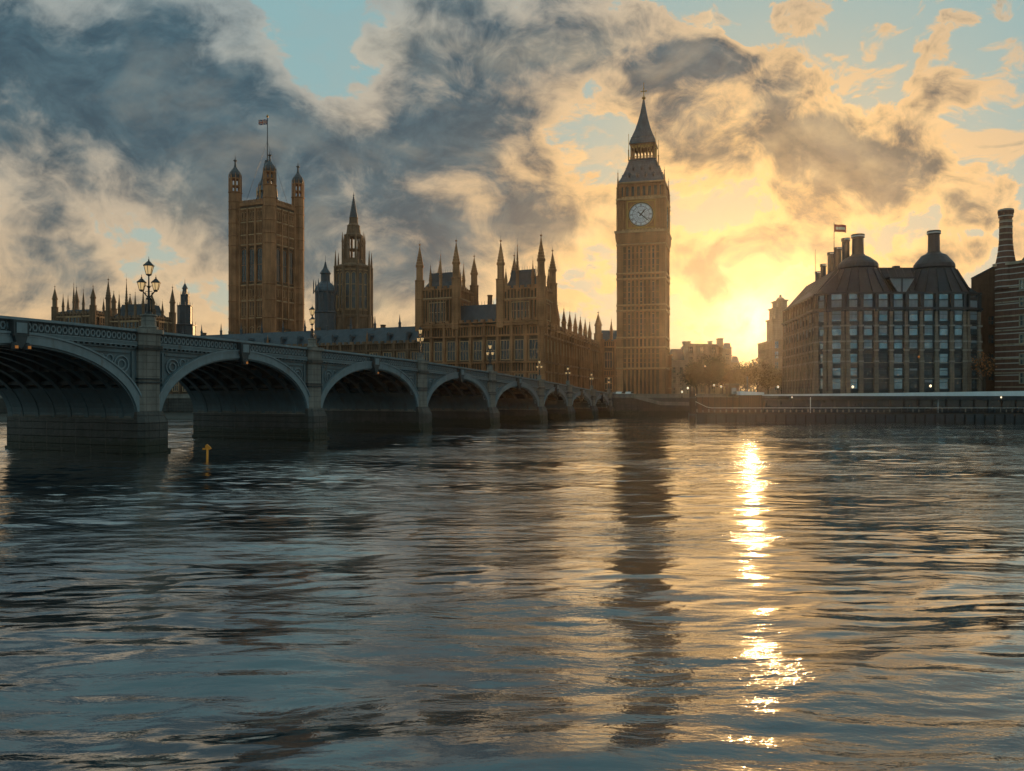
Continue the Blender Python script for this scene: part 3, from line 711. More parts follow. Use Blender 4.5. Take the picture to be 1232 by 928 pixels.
# ------------------------------------------------------------------ clock tower
def clock_tower():
    CX, CY = pxx(774.5, 275), 275.0; rot = radians(-15.7); ZA = [4, 57, 76.6, 84, 89.2, 103.8, 112]; ZB = [4, 55.8, 74.9, 82.6, 88.2, 103.6, 111.4]
    root = thing('clock_tower', 'tall stone clock tower with pale round dial, slate belfry roof and gilded finial', 'clock tower', (CX, CY, 5))
    def LT(a, b, c): return (CX+a*cos(rot)-b*sin(rot), CY+a*sin(rot)+b*cos(rot), float(np.interp(c, ZA, ZB)))
    hw = 6.9
    w = MB(LT).use('soot_shade'); w.box(-hw, hw, -hw, hw, 4, 57.5); w.use('stone')
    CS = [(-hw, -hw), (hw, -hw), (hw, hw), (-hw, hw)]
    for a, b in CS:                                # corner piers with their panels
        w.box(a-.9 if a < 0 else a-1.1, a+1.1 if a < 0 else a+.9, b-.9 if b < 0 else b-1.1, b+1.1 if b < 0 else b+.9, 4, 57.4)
    zc = [14.9, 21.8, 25.1, 34.0, 35.8, 44.5, 46.3, 55.8]
    slits = win(.62, 6.2, 1, 1, False, 'glass', 'trim')
    for si in range(4):
        p0, p1 = CS[si], CS[(si+1) % 4]; Lt, L, ang = frame(p0, p1)
        old = w.T; w.T = lambda a, b, c, Lt=Lt: LT(*Lt(a, b, c))
        for j in range(1, 9):                      # vertical shafts
            a = 1.1+(L-2.2)*j/9 if j else 0
            w.box(a-.26, a+.26, 0, .6, 5, 56); 
        for j in (3, 6): a = 1.1+(L-2.2)*j/9; w.box(a-.34, a+.34, 0, .68, 4.9, 56.1)
        for z in zc: w.use('trim').box(-1.05, L+1.05, -.1, 1.12, z-.22, z+.22); w.use('stone').box(-.98, L+.98, 0, 1.0, z-.5, z-.221)
        for z0, z1 in ((46.8, 55.2), (36.3, 43.8), (25.6, 33.3), (15.4, 21.1)):
            for j in range(9):
                a = 1.1+(L-2.2)*(j+.5)/9
                for q in range(1, 4): zz = z0+(z1-z0)*q/4; w.box(a-.5, a+.5, 0, .2, zz-.09, zz+.09)
        w.T = old
        if si in (0, 1, 3):
            for z0 in (47.9, 37.0, 26.4):
                for j in (1, 4, 7):
                    a = 1.1+(L-2.2)*(j+.5)/9
                    place('window', slits, root, LT(*Lt(a, .03, z0)), ang+rot)
    # corbel out to the clock stage
    for i, (z0, z1, e0, e1) in enumerate(((56.2, 57.2, .9, 1.2), (57.2, 58.4, 1.2, 1.32), (58.4, 59.6, 1.32, 1.36), (59.6, 60.4, 1.6, 1.6))):
        w.use('stone' if i < 3 else 'trim').frustum(0, 0, z0, z1, hw+e0, hw+e0, hw+e1, hw+e1)
    w.build('shaft', None, root)
    c = MB(LT).use('stone'); h2 = hw+.55
    c.box(-h2, h2, -h2, h2, 60.4, 70.6); S2 = [(-h2, -h2), (h2, -h2), (h2, h2), (-h2, h2)]
    for a, b in S2: c.box(a-.45, a+.45, b-.45, b+.45, 60.41, 72.2); c.box(a-.6, a+.6, b-.6, b+.6, 69.4, 69.9)
    c.use('trim').box(-h2-.62, h2+.62, -h2-.62, h2+.62, 70.6, 71.1); c.use('stone').box(-h2-.4, h2+.4, -h2-.4, h2+.4, 71.1, 71.6)
    for si in range(4):
        Lt, L, ang = frame(S2[si], S2[(si+1) % 4]); old = c.T; c.T = lambda a, b, z, Lt=Lt: LT(*Lt(a, b, z))
        c.use('stone')
        for j in (-1, 1):
            for q in range(3): a = L/2+j*(4.9+q*.85); c.box(a-.14, a+.14, 0, .35, 61, 70.4)
        c.use('gold'); R = 4.25
        c.band([(L/2-R, 65.6-R), (L/2+R, 65.6-R), (L/2+R, 65.6+R), (L/2-R, 65.6+R)], [(L/2-R-.35, 65.25-R), (L/2+R+.35, 65.25-R), (L/2+R+.35, 65.95+R), (L/2-R-.35, 65.95+R)], 0, .5, True)
        for j in range(12):                        # carved band under the cornice
            a = 1.2+(L-2.4)*(j+.5)/12; c.use('trim').box(a-.35, a+.35, 0, .16, 61.0-.45, 61.0-.05); c.box(a-.42, a+.42, .4, .52, 71.15, 71.55)
        c.T = old
    cs = c.build('clock_stage', None, root)
    for si in range(4):
        Lt, L, ang = frame(S2[si], S2[(si+1) % 4]); TT = lambda a, b, z, Lt=Lt: LT(*Lt(a+L/2, b, z+65.6))
        circ = lambda r, n=48: [(r*cos(2*pi*j/n), r*sin(2*pi*j/n)) for j in range(n)]
        d = MB(TT).use('dial'); d.prism(circ(3.75), .02, .14)
        d.use('black').band(circ(3.72), circ(3.98), .02, .3, True); d.band(circ(2.62), circ(2.74), .1, .2, True); d.band(circ(3.52), circ(3.6), .1, .2, True); d.band(circ(1.2, 24), circ(1.28, 24), .1, .18, True)
        d.use('gold').band(circ(3.98), circ(4.2), .02, .34, True)
        d.use('black')
        ROM = ['XII', 'I', 'II', 'III', 'IIII', 'V', 'VI', 'VII', 'VIII', 'IX', 'X', 'XI']
        for j in range(12):
            th = -2*pi*j/12; ux, uz = cos(th), sin(th)       # local frame of one numeral, its top pointing out
            def L2(x, y): return (x*ux-y*uz, x*uz+y*ux)
            s = ROM[j]; wd = {'I': .17, 'V': .36, 'X': .36}; tot = sum(wd[q] for q in s); x = -tot/2
            for q in s:
                cxm = x+wd[q]/2
                def stroke(x0, y0, x1, y1, hw_=.045):
                    P = [(x0-hw_, y0), (x0+hw_, y0), (x1+hw_, y1), (x1-hw_, y1)]; d.prism([L2(a, b) for a, b in P], .1, .22)
                if q == 'I': stroke(cxm, 2.82, cxm, 3.46)
                elif q == 'V': stroke(cxm, 2.82, cxm-.13, 3.46); stroke(cxm, 2.82, cxm+.13, 3.46)
                else: stroke(cxm-.13, 2.82, cxm+.13, 3.46); stroke(cxm+.13, 2.82, cxm-.13, 3.46)
                x += wd[q]
            a2 = th+pi/12
            for th2, hw_ in ((th, .05), (a2, .03)):
                p, q = (cos(th2+pi/2), sin(th2+pi/2)), (-sin(th2+pi/2), cos(th2+pi/2))
                d.prism([(p[0]*r+q[0]*s, p[1]*r+q[1]*s) for r, s in ((1.28, -hw_), (2.62, -hw_), (2.62, hw_), (1.28, hw_))], .1, .17)
        dl = d.build('dial', None, cs)
        for nm, th, ln, bk, hw_ in (('hour_hand', radians(41), 2.5, .7, .21), ('minute_hand', radians(132), 3.6, 1.3, .17)):
            hnd = MB(TT).use('black'); p = (sin(th), cos(th)); q = (cos(th), -sin(th))
            P = [(-bk, -hw_), (ln*.6, -hw_), (ln, -.04), (ln, .04), (ln*.6, hw_), (-bk, hw_)]
            hnd.prism([(p[0]*r+q[0]*s, p[1]*r+q[1]*s) for r, s in P], .24 if nm[0] == 'h' else .3, .29 if nm[0] == 'h' else .36); hnd.build(nm, None, dl)
        for a in (-1.15, -.85):                    # corner ornament of the dial square
            pass
    # arcade above the dial
    b = MB(LT).use('stone'); h3 = hw+.35
    b.box(-h3+.8, h3-.8, -h3+.8, h3-.8, 71.5, 75.6)
    S3 = [(-h3, -h3), (h3, -h3), (h3, h3), (-h3, h3)]
    b.box(-h3, h3, -h3, h3, 71.4, 71.95); b.box(-h3, h3, -h3, h3, 75.2, 76.2); b.use('trim').box(-h3-.45, h3+.45, -h3-.45, h3+.45, 76.2, 76.6); b.use('stone')
    for si in range(4):
        Lt, L, ang = frame(S3[si], S3[(si+1) % 4]); old = b.T; b.T = lambda a, q, z, Lt=Lt: LT(*Lt(a, q, z))
        for j in range(9):
            a = L*j/8; a = min(max(a, .5), L-.5); b.box(a-.38, a+.38, -.8, .1, 71.9, 75.25)
        b.use('lead')
        b.box(.6, L-.6, -.82, -.74, 72, 75.2); b.use('stone')
        b.T = old
    b.build('arcade', None, root)
    for a, q in S2:
        o = MB(LT).use('stone'); o.lathe([(.55, 72), (.5, 74.6), (.65, 74.8), (.4, 75.2), (.1, 79.2), (.22, 79.4), (.05, 79.8), (.04, 80.6)], 8, a, q); o.build('pinnacle', None, root)
    r = MB(LT).use('iron')
    pr = [(h3+.1, 76.6), (h3-.25, 77.2), (6.2, 78.6), (5.35, 80.6), (4.7, 82.4), (4.25, 84.0)]
    for i in range(len(pr)-1): r.frustum(0, 0, pr[i][1], pr[i+1][1], pr[i][0], pr[i][0], pr[i+1][0], pr[i+1][0])
    for sx in (-1, 1):                             # hip ridges
        for sy in (-1, 1): r.tube([(sx*p, sy*p, z) for p, z in pr], .16, 5)
    rf = r.build('lower_roof', None, root)
    for z, n, p in ((78.0, 4, 6.45), (80.4, 3, 5.4)):
        for si in range(4):
            Lt, L, ang = frame([(-p, -p), (p, -p), (p, p), (-p, p)][si], [(-p, -p), (p, -p), (p, p), (-p, p)][(si+1) % 4])
            for j in range(n):
                o = MB(lambda a, q, zz, Lt=Lt: LT(*Lt(a, q, zz))).use('iron'); a = L*(j+1)/(n+1)
                o.box(a-.4, a+.4, -.7, .12, z, z+1.0); o.prism([(a-.55, z+1.0), (a+.55, z+1.0), (a, z+1.9)], -.9, .2); o.use('black').box(a-.25, a+.25, .12, .15, z+.15, z+.9)
                if si != 2: o.build('dormer', None, rf)
    l = MB(LT).use('gold'); p = 3.75
    l.use('iron').box(-4.5, 4.5, -4.5, 4.5, 84.0, 84.35); l.use('stone').box(-3.2, 3.2, -3.2, 3.2, 84.3, 84.9); l.use('gold')
    for si in range(4):
        C4 = [(-p, -p), (p, -p), (p, p), (-p, p)]; Lt, L, ang = frame(C4[si], C4[(si+1) % 4]); old = l.T; l.T = lambda a, q, z, Lt=Lt: LT(*Lt(a, q, z))
        l.band([(0, 85.2), (L, 85.2)], [(0, 85.35), (L, 85.35)], .2, .35)
        for j in range(8):
            a = L*j/7; l.use('stone').box(a-.17, a+.17, -.3, .05, 84.3, 88.7); 
            if j < 7:
                a2 = L*(j+.5)/7; l.use('gold').prism([(a2-.4, 87.7), (a2-.38, 88.8), (a2+.38, 88.8), (a2+.4, 87.7), (a2, 88.4)], -.2, 0)
                for q2 in (-.2, 0, .2): l.use('iron').box(a2+q2-.03, a2+q2+.03, .22, .3, 84.4, 85.3)
        l.T = old
    l.use('stone').box(-4.0, 4.0, -4.0, 4.0, 88.7, 89.2)
    l.build('belfry', None, root)
    for a, q in ((-4.4, -4.4), (4.4, -4.4), (4.4, 4.4), (-4.4, 4.4)):
        o = MB(LT).use('gold'); o.lathe([(.22, 84.3), (.2, 87), (.3, 87.2), (.1, 87.5), (.07, 91.8), (.16, 91.9), (.05, 92.2)], 6, a, q); o.build('finial', None, root)
    r = MB(LT).use('iron')
    pr = [(4.3, 89.2), (4.15, 90.0), (3.5, 91.6), (2.6, 93.8), (1.75, 96.6), (1.05, 99.4), (.5, 102.4), (.28, 103.8)]
    for i in range(len(pr)-1): r.frustum(0, 0, pr[i][1], pr[i+1][1], pr[i][0], pr[i][0], pr[i+1][0], pr[i+1][0])
    r.box(-3.75, 3.75, -3.75, 3.75, 91.2, 91.35)
    up = r.build('spire', None, root)
    f = MB(LT).use('gold'); f.lathe([(.3, 103.6), (.35, 104), (.75, 104.5), (.3, 105), (.16, 105.2), (.12, 107.6), (.3, 107.8), (.1, 108), (.07, 109.4), (.18, 109.6), (.03, 109.9)], 8)
    f.box(-.95, .95, -.09, .09, 106.7, 106.95); f.box(-.09, .09, -.95, .95, 106.7, 106.95); f.box(-1.0, -.8, -.15, .15, 106.55, 107.1); f.box(.8, 1.0, -.15, .15, 106.55, 107.1); f.build('finial', None, up)
clock_tower()

# ------------------------------------------------------------------ great square tower with the flag
def flag_mesh(kind, w, h):
    mb = MB(); n = 10
    def pt(x, z): return (x, .16*w*sin(x/w*7)*x/w, z-.12*w*(x/w)**1.3)
    def sheet(m, pts4, off):
        mb.use(m)
    def strip(m, z0f, z1f, x0, x1, th):
        mb.use(m)
        xs = [x0+(x1-x0)*i/n for i in range(n+1)]
        A = [pt(x, z0f(x)) for x in xs]; B = [pt(x, z1f(x)) for x in xs]
        V = [(p[0], p[1]-th, p[2]) for p in A]+[(p[0], p[1]-th, p[2]) for p in B]+[(p[0], p[1]+th, p[2]) for p in A]+[(p[0], p[1]+th, p[2]) for p in B]
        k = n+1; F = []
        for i in range(n): F += [(i, i+1, k+i+1, k+i), (2*k+i, 3*k+i, 3*k+i+1, 2*k+i+1), (i, 2*k+i, 2*k+i+1, i+1), (k+i, k+i+1, 3*k+i+1, 3*k+i)]
        F += [(0, k, 3*k, 2*k), (n, 2*k+n, 3*k+n, k+n)]
        mb.add(V, F, False)
    c = lambda q: (lambda x: q)
    if kind == 'union':
        strip('flagb', c(0), c(h), 0, w, .02)
        for sg in (1, -1):
            f0 = lambda x, sg=sg: min(max((h/2+sg*(x/w-.5)*h)-.09*h, 0), h*.999); f1 = lambda x, sg=sg: min(max((h/2+sg*(x/w-.5)*h)+.09*h, .001), h)
            strip('flagw', f0, f1, 0, w, .028)
            f0 = lambda x, sg=sg: min(max((h/2+sg*(x/w-.5)*h)-.035*h, 0), h*.999); f1 = lambda x, sg=sg: min(max((h/2+sg*(x/w-.5)*h)+.035*h, .001), h)
            strip('flagr', f0, f1, 0, w, .034)
        strip('flagw', c(h*.34), c(h*.66), 0, w, .04); strip('flagw', c(0), c(h), w*.42, w*.58, .041)
        strip('flagr', c(h*.41), c(h*.59), 0, w, .05); strip('flagr', c(0), c(h), w*.455, w*.545, .051)
    else:
        strip('flagr', c(0), c(h), 0, w, .02); strip('flagw', c(h*.32), c(h*.68), w*.12, w*.88, .03)
    return mb
def great_tower():
    D0 = 400; CX = -117.9; CY = D0; r = 14.53
    root = thing('great_tower', 'massive square stone tower with four corner turrets and a flagpole', 'tower', (CX, CY, 5))
    al = [radians(-90+21.2+90*k) for k in range(4)]   # near, right, far, left corners
    C = [(CX+r*cos(a), CY+r*sin(a)) for a in al]
    w = MB().use('soot_shade'); w.plan(C, 5, 96.2); w.use('stone')
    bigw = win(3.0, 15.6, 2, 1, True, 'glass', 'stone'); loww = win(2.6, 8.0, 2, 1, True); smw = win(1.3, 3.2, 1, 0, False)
    for k in range(4):
        p0, p1 = C[k], C[(k+1) % 4]; T, L, ang = frame(p0, p1); w.T = T; off = 3.3
        for z in (42.0, 50.2, 57.6, 76.6, 81.2, 87.2, 93.6): w.use('trim').box(off-1, L-off+1, -.1, .65, z-.22, z+.22); w.use('stone').box(off-1, L-off+1, 0, .45, z-.7, z-.23)
        n = 15
        for j in range(n+1):
            a = off+(L-2*off)*j/n; w.box(a-.22, a+.22, 0, .4, 50.5, 57); w.box(a-.22, a+.22, 0, .4, 77, 93); w.box(a-.2, a+.2, 0, .3, 20, 50)
        for j in range(4): a = off+(L-2*off)*j/3; w.box(a-.5, a+.5, 0, .9, 20, 93.7)
        for z in (79, 84, 89.4): w.box(off, L-off, 0, .36, z-.12, z+.12)
        for j in range(13):                         # pierced parapet
            a = off+(L-2*off)*j/12.5; w.box(a, a+.62, .0, .5, 95.9, 97.6)
        w.box(off-.5, L-off+.5, -.1, .6, 95.0, 96.2)
        if k in (0, 3, 1):
            for j in range(3):
                a = off+(L-2*off)*(j+.5)/3
                place('window', bigw, root, T(a, .02, 59.2), ang); place('window', loww, root, T(a, .02, 43.2 if k != 0 else 28), ang); place('window', loww, root, T(a, .02, 30), ang) if k == 3 else None
                for e in (-1.1, 1.1): place('window', smw, root, T(a+e, .02, 52.2), ang); place('window', smw, root, T(a+e, .02, 88.6), ang)
    w.T = lambda a, b, c: (a, b, c)
    w.build('wall', None, root)
    for k, (x, y) in enumerate(C):
        octa_turret(root, x, y, 5, 102.0 if k != 0 else 103.5, 119.6, 2.9, 'turret', 'stone', True, True, (42, 50.2, 57.6, 76.6, 81.2, 87.2, 93.6, 97.5))
    p = MB().use('iron'); p.frustum(CX, CY, 96.2, 98.5, 7, 7, 2, 2); p.use('gold')
    cr = [(5.6, 98), (4.2, 103.5), (2.5, 110), (.9, 118.5)]; p.use('iron').lathe([(4.6, 98), (3.2, 104), (1.8, 110), (.7, 117.5)], 8, CX, CY); p.use('gold')
    for k in range(8):
        a = 2*pi*k/8; p.use('iron').tube([(CX+q*cos(a), CY+q*sin(a), z) for q, z in cr], .22, 5); p.use('gold').lathe([(.18, 98), (.3, 103.4), (.1, 105.6)], 5, CX+4.6*cos(a+.3), CY+4.6*sin(a+.3))
    for q, z in cr: p.use('iron').lathe([(q+.15, z-.12), (q+.15, z+.12)], 16, CX, CY)
    p.build('iron_crown', None, root)
    m = MB().use('lead'); X0, Y0 = CX+.2, CY; m.tube([(X0, Y0, 97), (X0, Y0, 139.5)], .42, 8, .2); m.use('gold').lathe([(.3, 139.4), (.6, 139.9), (.3, 140.5), (.02, 140.9)], 8, X0, Y0)
    po = m.build('flagpole', None, root)
    f = flag_mesh('union', 3.9, 2.5); o = f.build('flag', None, None); o.parent = po; pp = wpos(po); o.location = (X0-.2-pp[0], Y0-pp[1], 135.9-pp[2]); o.rotation_euler = (0, 0, radians(195))
    g = MB().use('lead')
    for a, b in C: g.tube([(X0, Y0, 128), ((X0*.35+a*.65), (Y0*.35+b*.65), 99)], .07, 4)
    g.build('guy_wire', None, po)
great_tower()

# ------------------------------------------------------------------ central spire, domed ventilation turret, small far turret
def spire_tower():
    D0 = 340; CX, CY = pxx(425.5, D0), D0
    root = thing('spire_tower', 'octagonal stone lantern tower ending in a slender spire', 'tower', (CX, CY, 5))
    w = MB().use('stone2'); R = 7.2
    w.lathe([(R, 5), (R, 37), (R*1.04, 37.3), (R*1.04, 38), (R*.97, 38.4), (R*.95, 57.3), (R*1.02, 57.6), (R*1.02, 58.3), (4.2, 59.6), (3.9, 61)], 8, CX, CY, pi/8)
    lw = win(2.2, 14.5, 2, 2, True)
    for k in range(8):
        a0, a1 = pi/8+2*pi*k/8, pi/8+2*pi*(k+1)/8; q = R*.96
        p1, p0 = (CX+q*cos(a0), CY+q*sin(a0)), (CX+q*cos(a1), CY+q*sin(a1))
        p0, p1 = p1, p0
        T, L, ang = frame(p0, p1); w.T = T
        for z in (40.2, 50.5, 56.4): w.use('trim').box(.2, L-.2, -.1, .35, z-.15, z+.15); w.use('stone2')
        w.box(L/2-.18, L/2+.18, 0, .5, 38, 57)
        am = (a0+a1)/2
        if sin(am) < .5:
            for e in (-1, 1): place('window', win(1.5, 14.5, 1, 2, True), root, T(L/2+e*1.22, .02, 40.8), ang)
        w.T = lambda a, b, c: (a, b, c)
    w.build('wall', None, root)
    for k in range(8):
        a = pi/8+2*pi*k/8; x, y = CX+(R+.2)*cos(a), CY+(R+.2)*sin(a)
        m = MB().use('stone2'); m.lathe([(.95, 5), (.95, 38), (.72, 38.5), (.70, 57.5), (.85, 58), (.5, 58.4), (.42, 60), (.06, 64.6)], 6, x, y); m.build('buttress', None, root)
        m = MB().use('stone2'); x, y = CX+4.6*cos(a), CY+4.6*sin(a); m.lathe([(.36, 58.5), (.32, 68), (.42, 68.3), (.05, 72.4)], 6, x, y)
        m.tube([(x, y, 66), (CX+3.4*cos(a), CY+3.4*sin(a), 68)], .2, 4); m.build('flying_pinnacle', None, root)
    l = MB().use('stone2')
    for k in range(8):
        a = pi/8+2*pi*k/8; l.lathe([(.42, 59.5), (.42, 70.5)], 4, CX+3.3*cos(a), CY+3.3*sin(a)); a += pi/8
        l.lathe([(.16, 59.5), (.16, 70.5)], 4, CX+3.1*cos(a), CY+3.1*sin(a))
    l.lathe([(3.5, 59.4), (3.6, 61.6)], 8, CX, CY, pi/8); l.lathe([(3.3, 65), (3.3, 65.4)], 8, CX, CY, pi/8)
    l.lathe([(3.7, 70.2), (3.8, 71.2), (3.0, 71.8), (2.6, 74.6), (2.8, 75), (1.9, 75.8), (1.75, 78.0), (1.95, 78.3)], 8, CX, CY, pi/8)
    l.build('lantern_stage', None, root)
    s = MB().use('slate'); pr = []
    for i in range(9): q = i/9; pr += [(1.75*(1-q)+.08, 78.3+9.2*q), (1.75*(1-q)*.9+.08+.1, 78.6+9.2*q)]
    s.lathe(pr+[(.1, 87.3), (.4, 87.6), (.1, 87.9), (.05, 89)], 8, CX, CY); s.build('spire', None, root)
spire_tower()
def vent_tower():
    D0 = 322; CX, CY = pxx(391.5, D0), D0
    root = thing('ventilation_turret', 'dark octagonal turret with bulging domed cap left of the slender spire', 'turret', (CX, CY, 5))
    b = MB().use('lead'); R = 3.9
    b.lathe([(R*1.05, 5), (R*1.05, 37.4), (R*1.15, 37.8), (R, 38.4), (R, 45.4), (R*1.08, 45.7), (R*1.08, 46.2)], 8, CX, CY)
    for k in range(16): a = 2*pi*k/16; b.lathe([(.2, 38), (.2, 45.6)], 4, CX+R*.97*cos(a), CY+R*.97*sin(a))
    b.build('body', None, root)
    d = MB().use('iron'); d.lathe([(R*1.06, 46.2), (R*1.0, 47.4), (R*.78, 48.7), (R*.5, 49.6), (R*.46, 49.8)], 8, CX, CY); d.build('dome', None, root)
    c = MB().use('lead'); c.lathe([(R*.46, 49.7), (R*.44, 52.6), (R*.55, 52.9), (R*.5, 53.4), (R*.22, 55), (R*.08, 57), (.25, 57.4), (.08, 57.7), (.05, 60)], 8, CX, CY); c.build('cupola', None, root)
    for k in range(8):
        a = pi/8+2*pi*k/8; m = MB().use('lead'); m.lathe([(.25, 45), (.22, 49), (.03, 50.6)], 5, CX+R*1.15*cos(a), CY+R*1.15*sin(a)); m.build('pinnacle', None, root)
vent_tower()
def far_turret():
    D0 = 375; CX, CY = pxx(222.5, D0), D0
    root = thing('stepped_turret', 'small stepped dark turret rising alone over the bridge parapet', 'turret', (CX, CY, 5))
    b = MB().use('lead')
    k = D0/1000
    Zf = lambda y: H+(HY-y)*k
    for (hwp, y0, y1) in ((12, 480, 391), (8.3, 391.5, 368), (4.6, 368.2, 355)):
        hw_ = hwp*k; b.lathe([(hw_, Zf(y0)), (hw_, Zf(y1)-.5), (hw_*1.1, Zf(y1)-.3), (hw_*1.1, Zf(y1)), (hw_*.8, Zf(y1)+.3)], 8, CX, CY)
        for j in range(8): a = pi/8+2*pi*j/8; b.lathe([(.16, Zf(y0)), (.16, Zf(y1)), (.04, Zf(y1)+1.6)], 5, CX+hw_*cos(a), CY+hw_*sin(a))
    b.build('body', None, root)
    c = MB().use('lead'); c.lathe([(1.1, Zf(355)), (1.0, Zf(348)), (1.3, Zf(347.5)), (.7, Zf(344)), (.15, Zf(341)), (.05, Zf(336))], 8, CX, CY); c.build('cupola', None, root)
far_turret()

# ------------------------------------------------------------------ river front of the palace
def pavilion(root, quad, z0, levels, ztop, tops, smalls, faces=(0, 1, 2, 3), wz=None, rz=45.5, tr=1.5, m='stone', wn=4):
    """square tower block: quad plan (front-left, front-right, back-right, back-left)"""
    w = MB().use('soot_shade'); w.plan(quad, z0, ztop); w.use(m)
    for f in faces:
        p0, p1 = quad[f], quad[(f+1) % 4]; T, L, ang = frame(p0, p1); w.T = T
        for z in levels: w.use('trim').box(0, L, -.1, .5, z-.18, z+.18); w.use(m).box(0, L, 0, .35, z-.6, z-.19)
        for j in range(13):
            a = L*j/12; w.box(a-.2, a+.2, 0, .38, z0, ztop)
        ww = L*.42
        for (zl, zh) in wz:
            w.box(L/2-ww/2-.7, L/2-ww/2-.25, 0, .7, zl-.6, zh+.6); w.box(L/2+ww/2+.25, L/2+ww/2+.7, 0, .7, zl-.6, zh+.6)
            place('window', win(ww, zh-zl, wn, 1, False), root, T(L/2, .04, zl), ang)
        n = max(6, int(L/1.1))
        for j in range(n):
            if j % 2 == 0: w.box(L*j/n, L*(j+1)/n, -.2, .45, ztop-.02, ztop+.8)
        w.box(0, L, -.25, .5, ztop-.4, ztop-.01)
        w.T = lambda a, b, c: (a, b, c)
    w.build('tower_wall', None, root)
    cx = sum(p[0] for p in quad)/4; cy_ = sum(p[1] for p in quad)/4
    r = MB().use('slate')                       # steep concave hipped roof
    prev = None; V = []; F = []
    prof = [(.93, ztop-.3), (.80, ztop+1.2), (.68, ztop+(rz-ztop)*.45), (.58, rz)]
    for s, z in prof: V += [(cx+(p[0]-cx)*s, cy_+(p[1]-cy_)*s, z) for p in quad]
    for i in range(len(prof)-1):
        for j in range(4): k = (j+1) % 4; F.append((i*4+j, i*4+k, i*4+4+k, i*4+4+j))
    F.append(tuple(range(len(V)-4, len(V)))); F.append((3, 2, 1, 0))
    r.add(V, F)
    T = lambda s, i: (cx+(quad[i][0]-cx)*s, cy_+(quad[i][1]-cy_)*s)
    for i in range(4):                          # cresting
        a, b = T(.58, i), T(.58, (i+1) % 4)
        for q in range(9): x, y = a[0]+(b[0]-a[0])*q/9, a[1]+(b[1]-a[1])*q/9; r.lathe([(.09, rz-.1), (.03, rz+1.2)], 4, x, y)
    r.build('roof', None, root)
    for i in range(4):
        octa_turret(root, quad[i][0], quad[i][1], z0, ztop+3.2, tops[i], tr, 'turret', m, False, False, tuple(levels))
    for f, q, zt in smalls:
        a, b = quad[f], quad[(f+1) % 4]; x, y = a[0]+(b[0]-a[0])*q, a[1]+(b[1]-a[1])*q
        place('pinnacle', pinn(zt-ztop, .55, 8, m), root, (x, y, ztop))
PF = (9.1, 260.0)                                # the near corner of the river front
E1 = (-.895, .446)                               # along the front, away to the left
def fp(t, back=0): return (PF[0]+E1[0]*t-E1[1]*-back*1.0 if False else PF[0]+E1[0]*t+.446*back, PF[1]+E1[1]*t+.895*back)
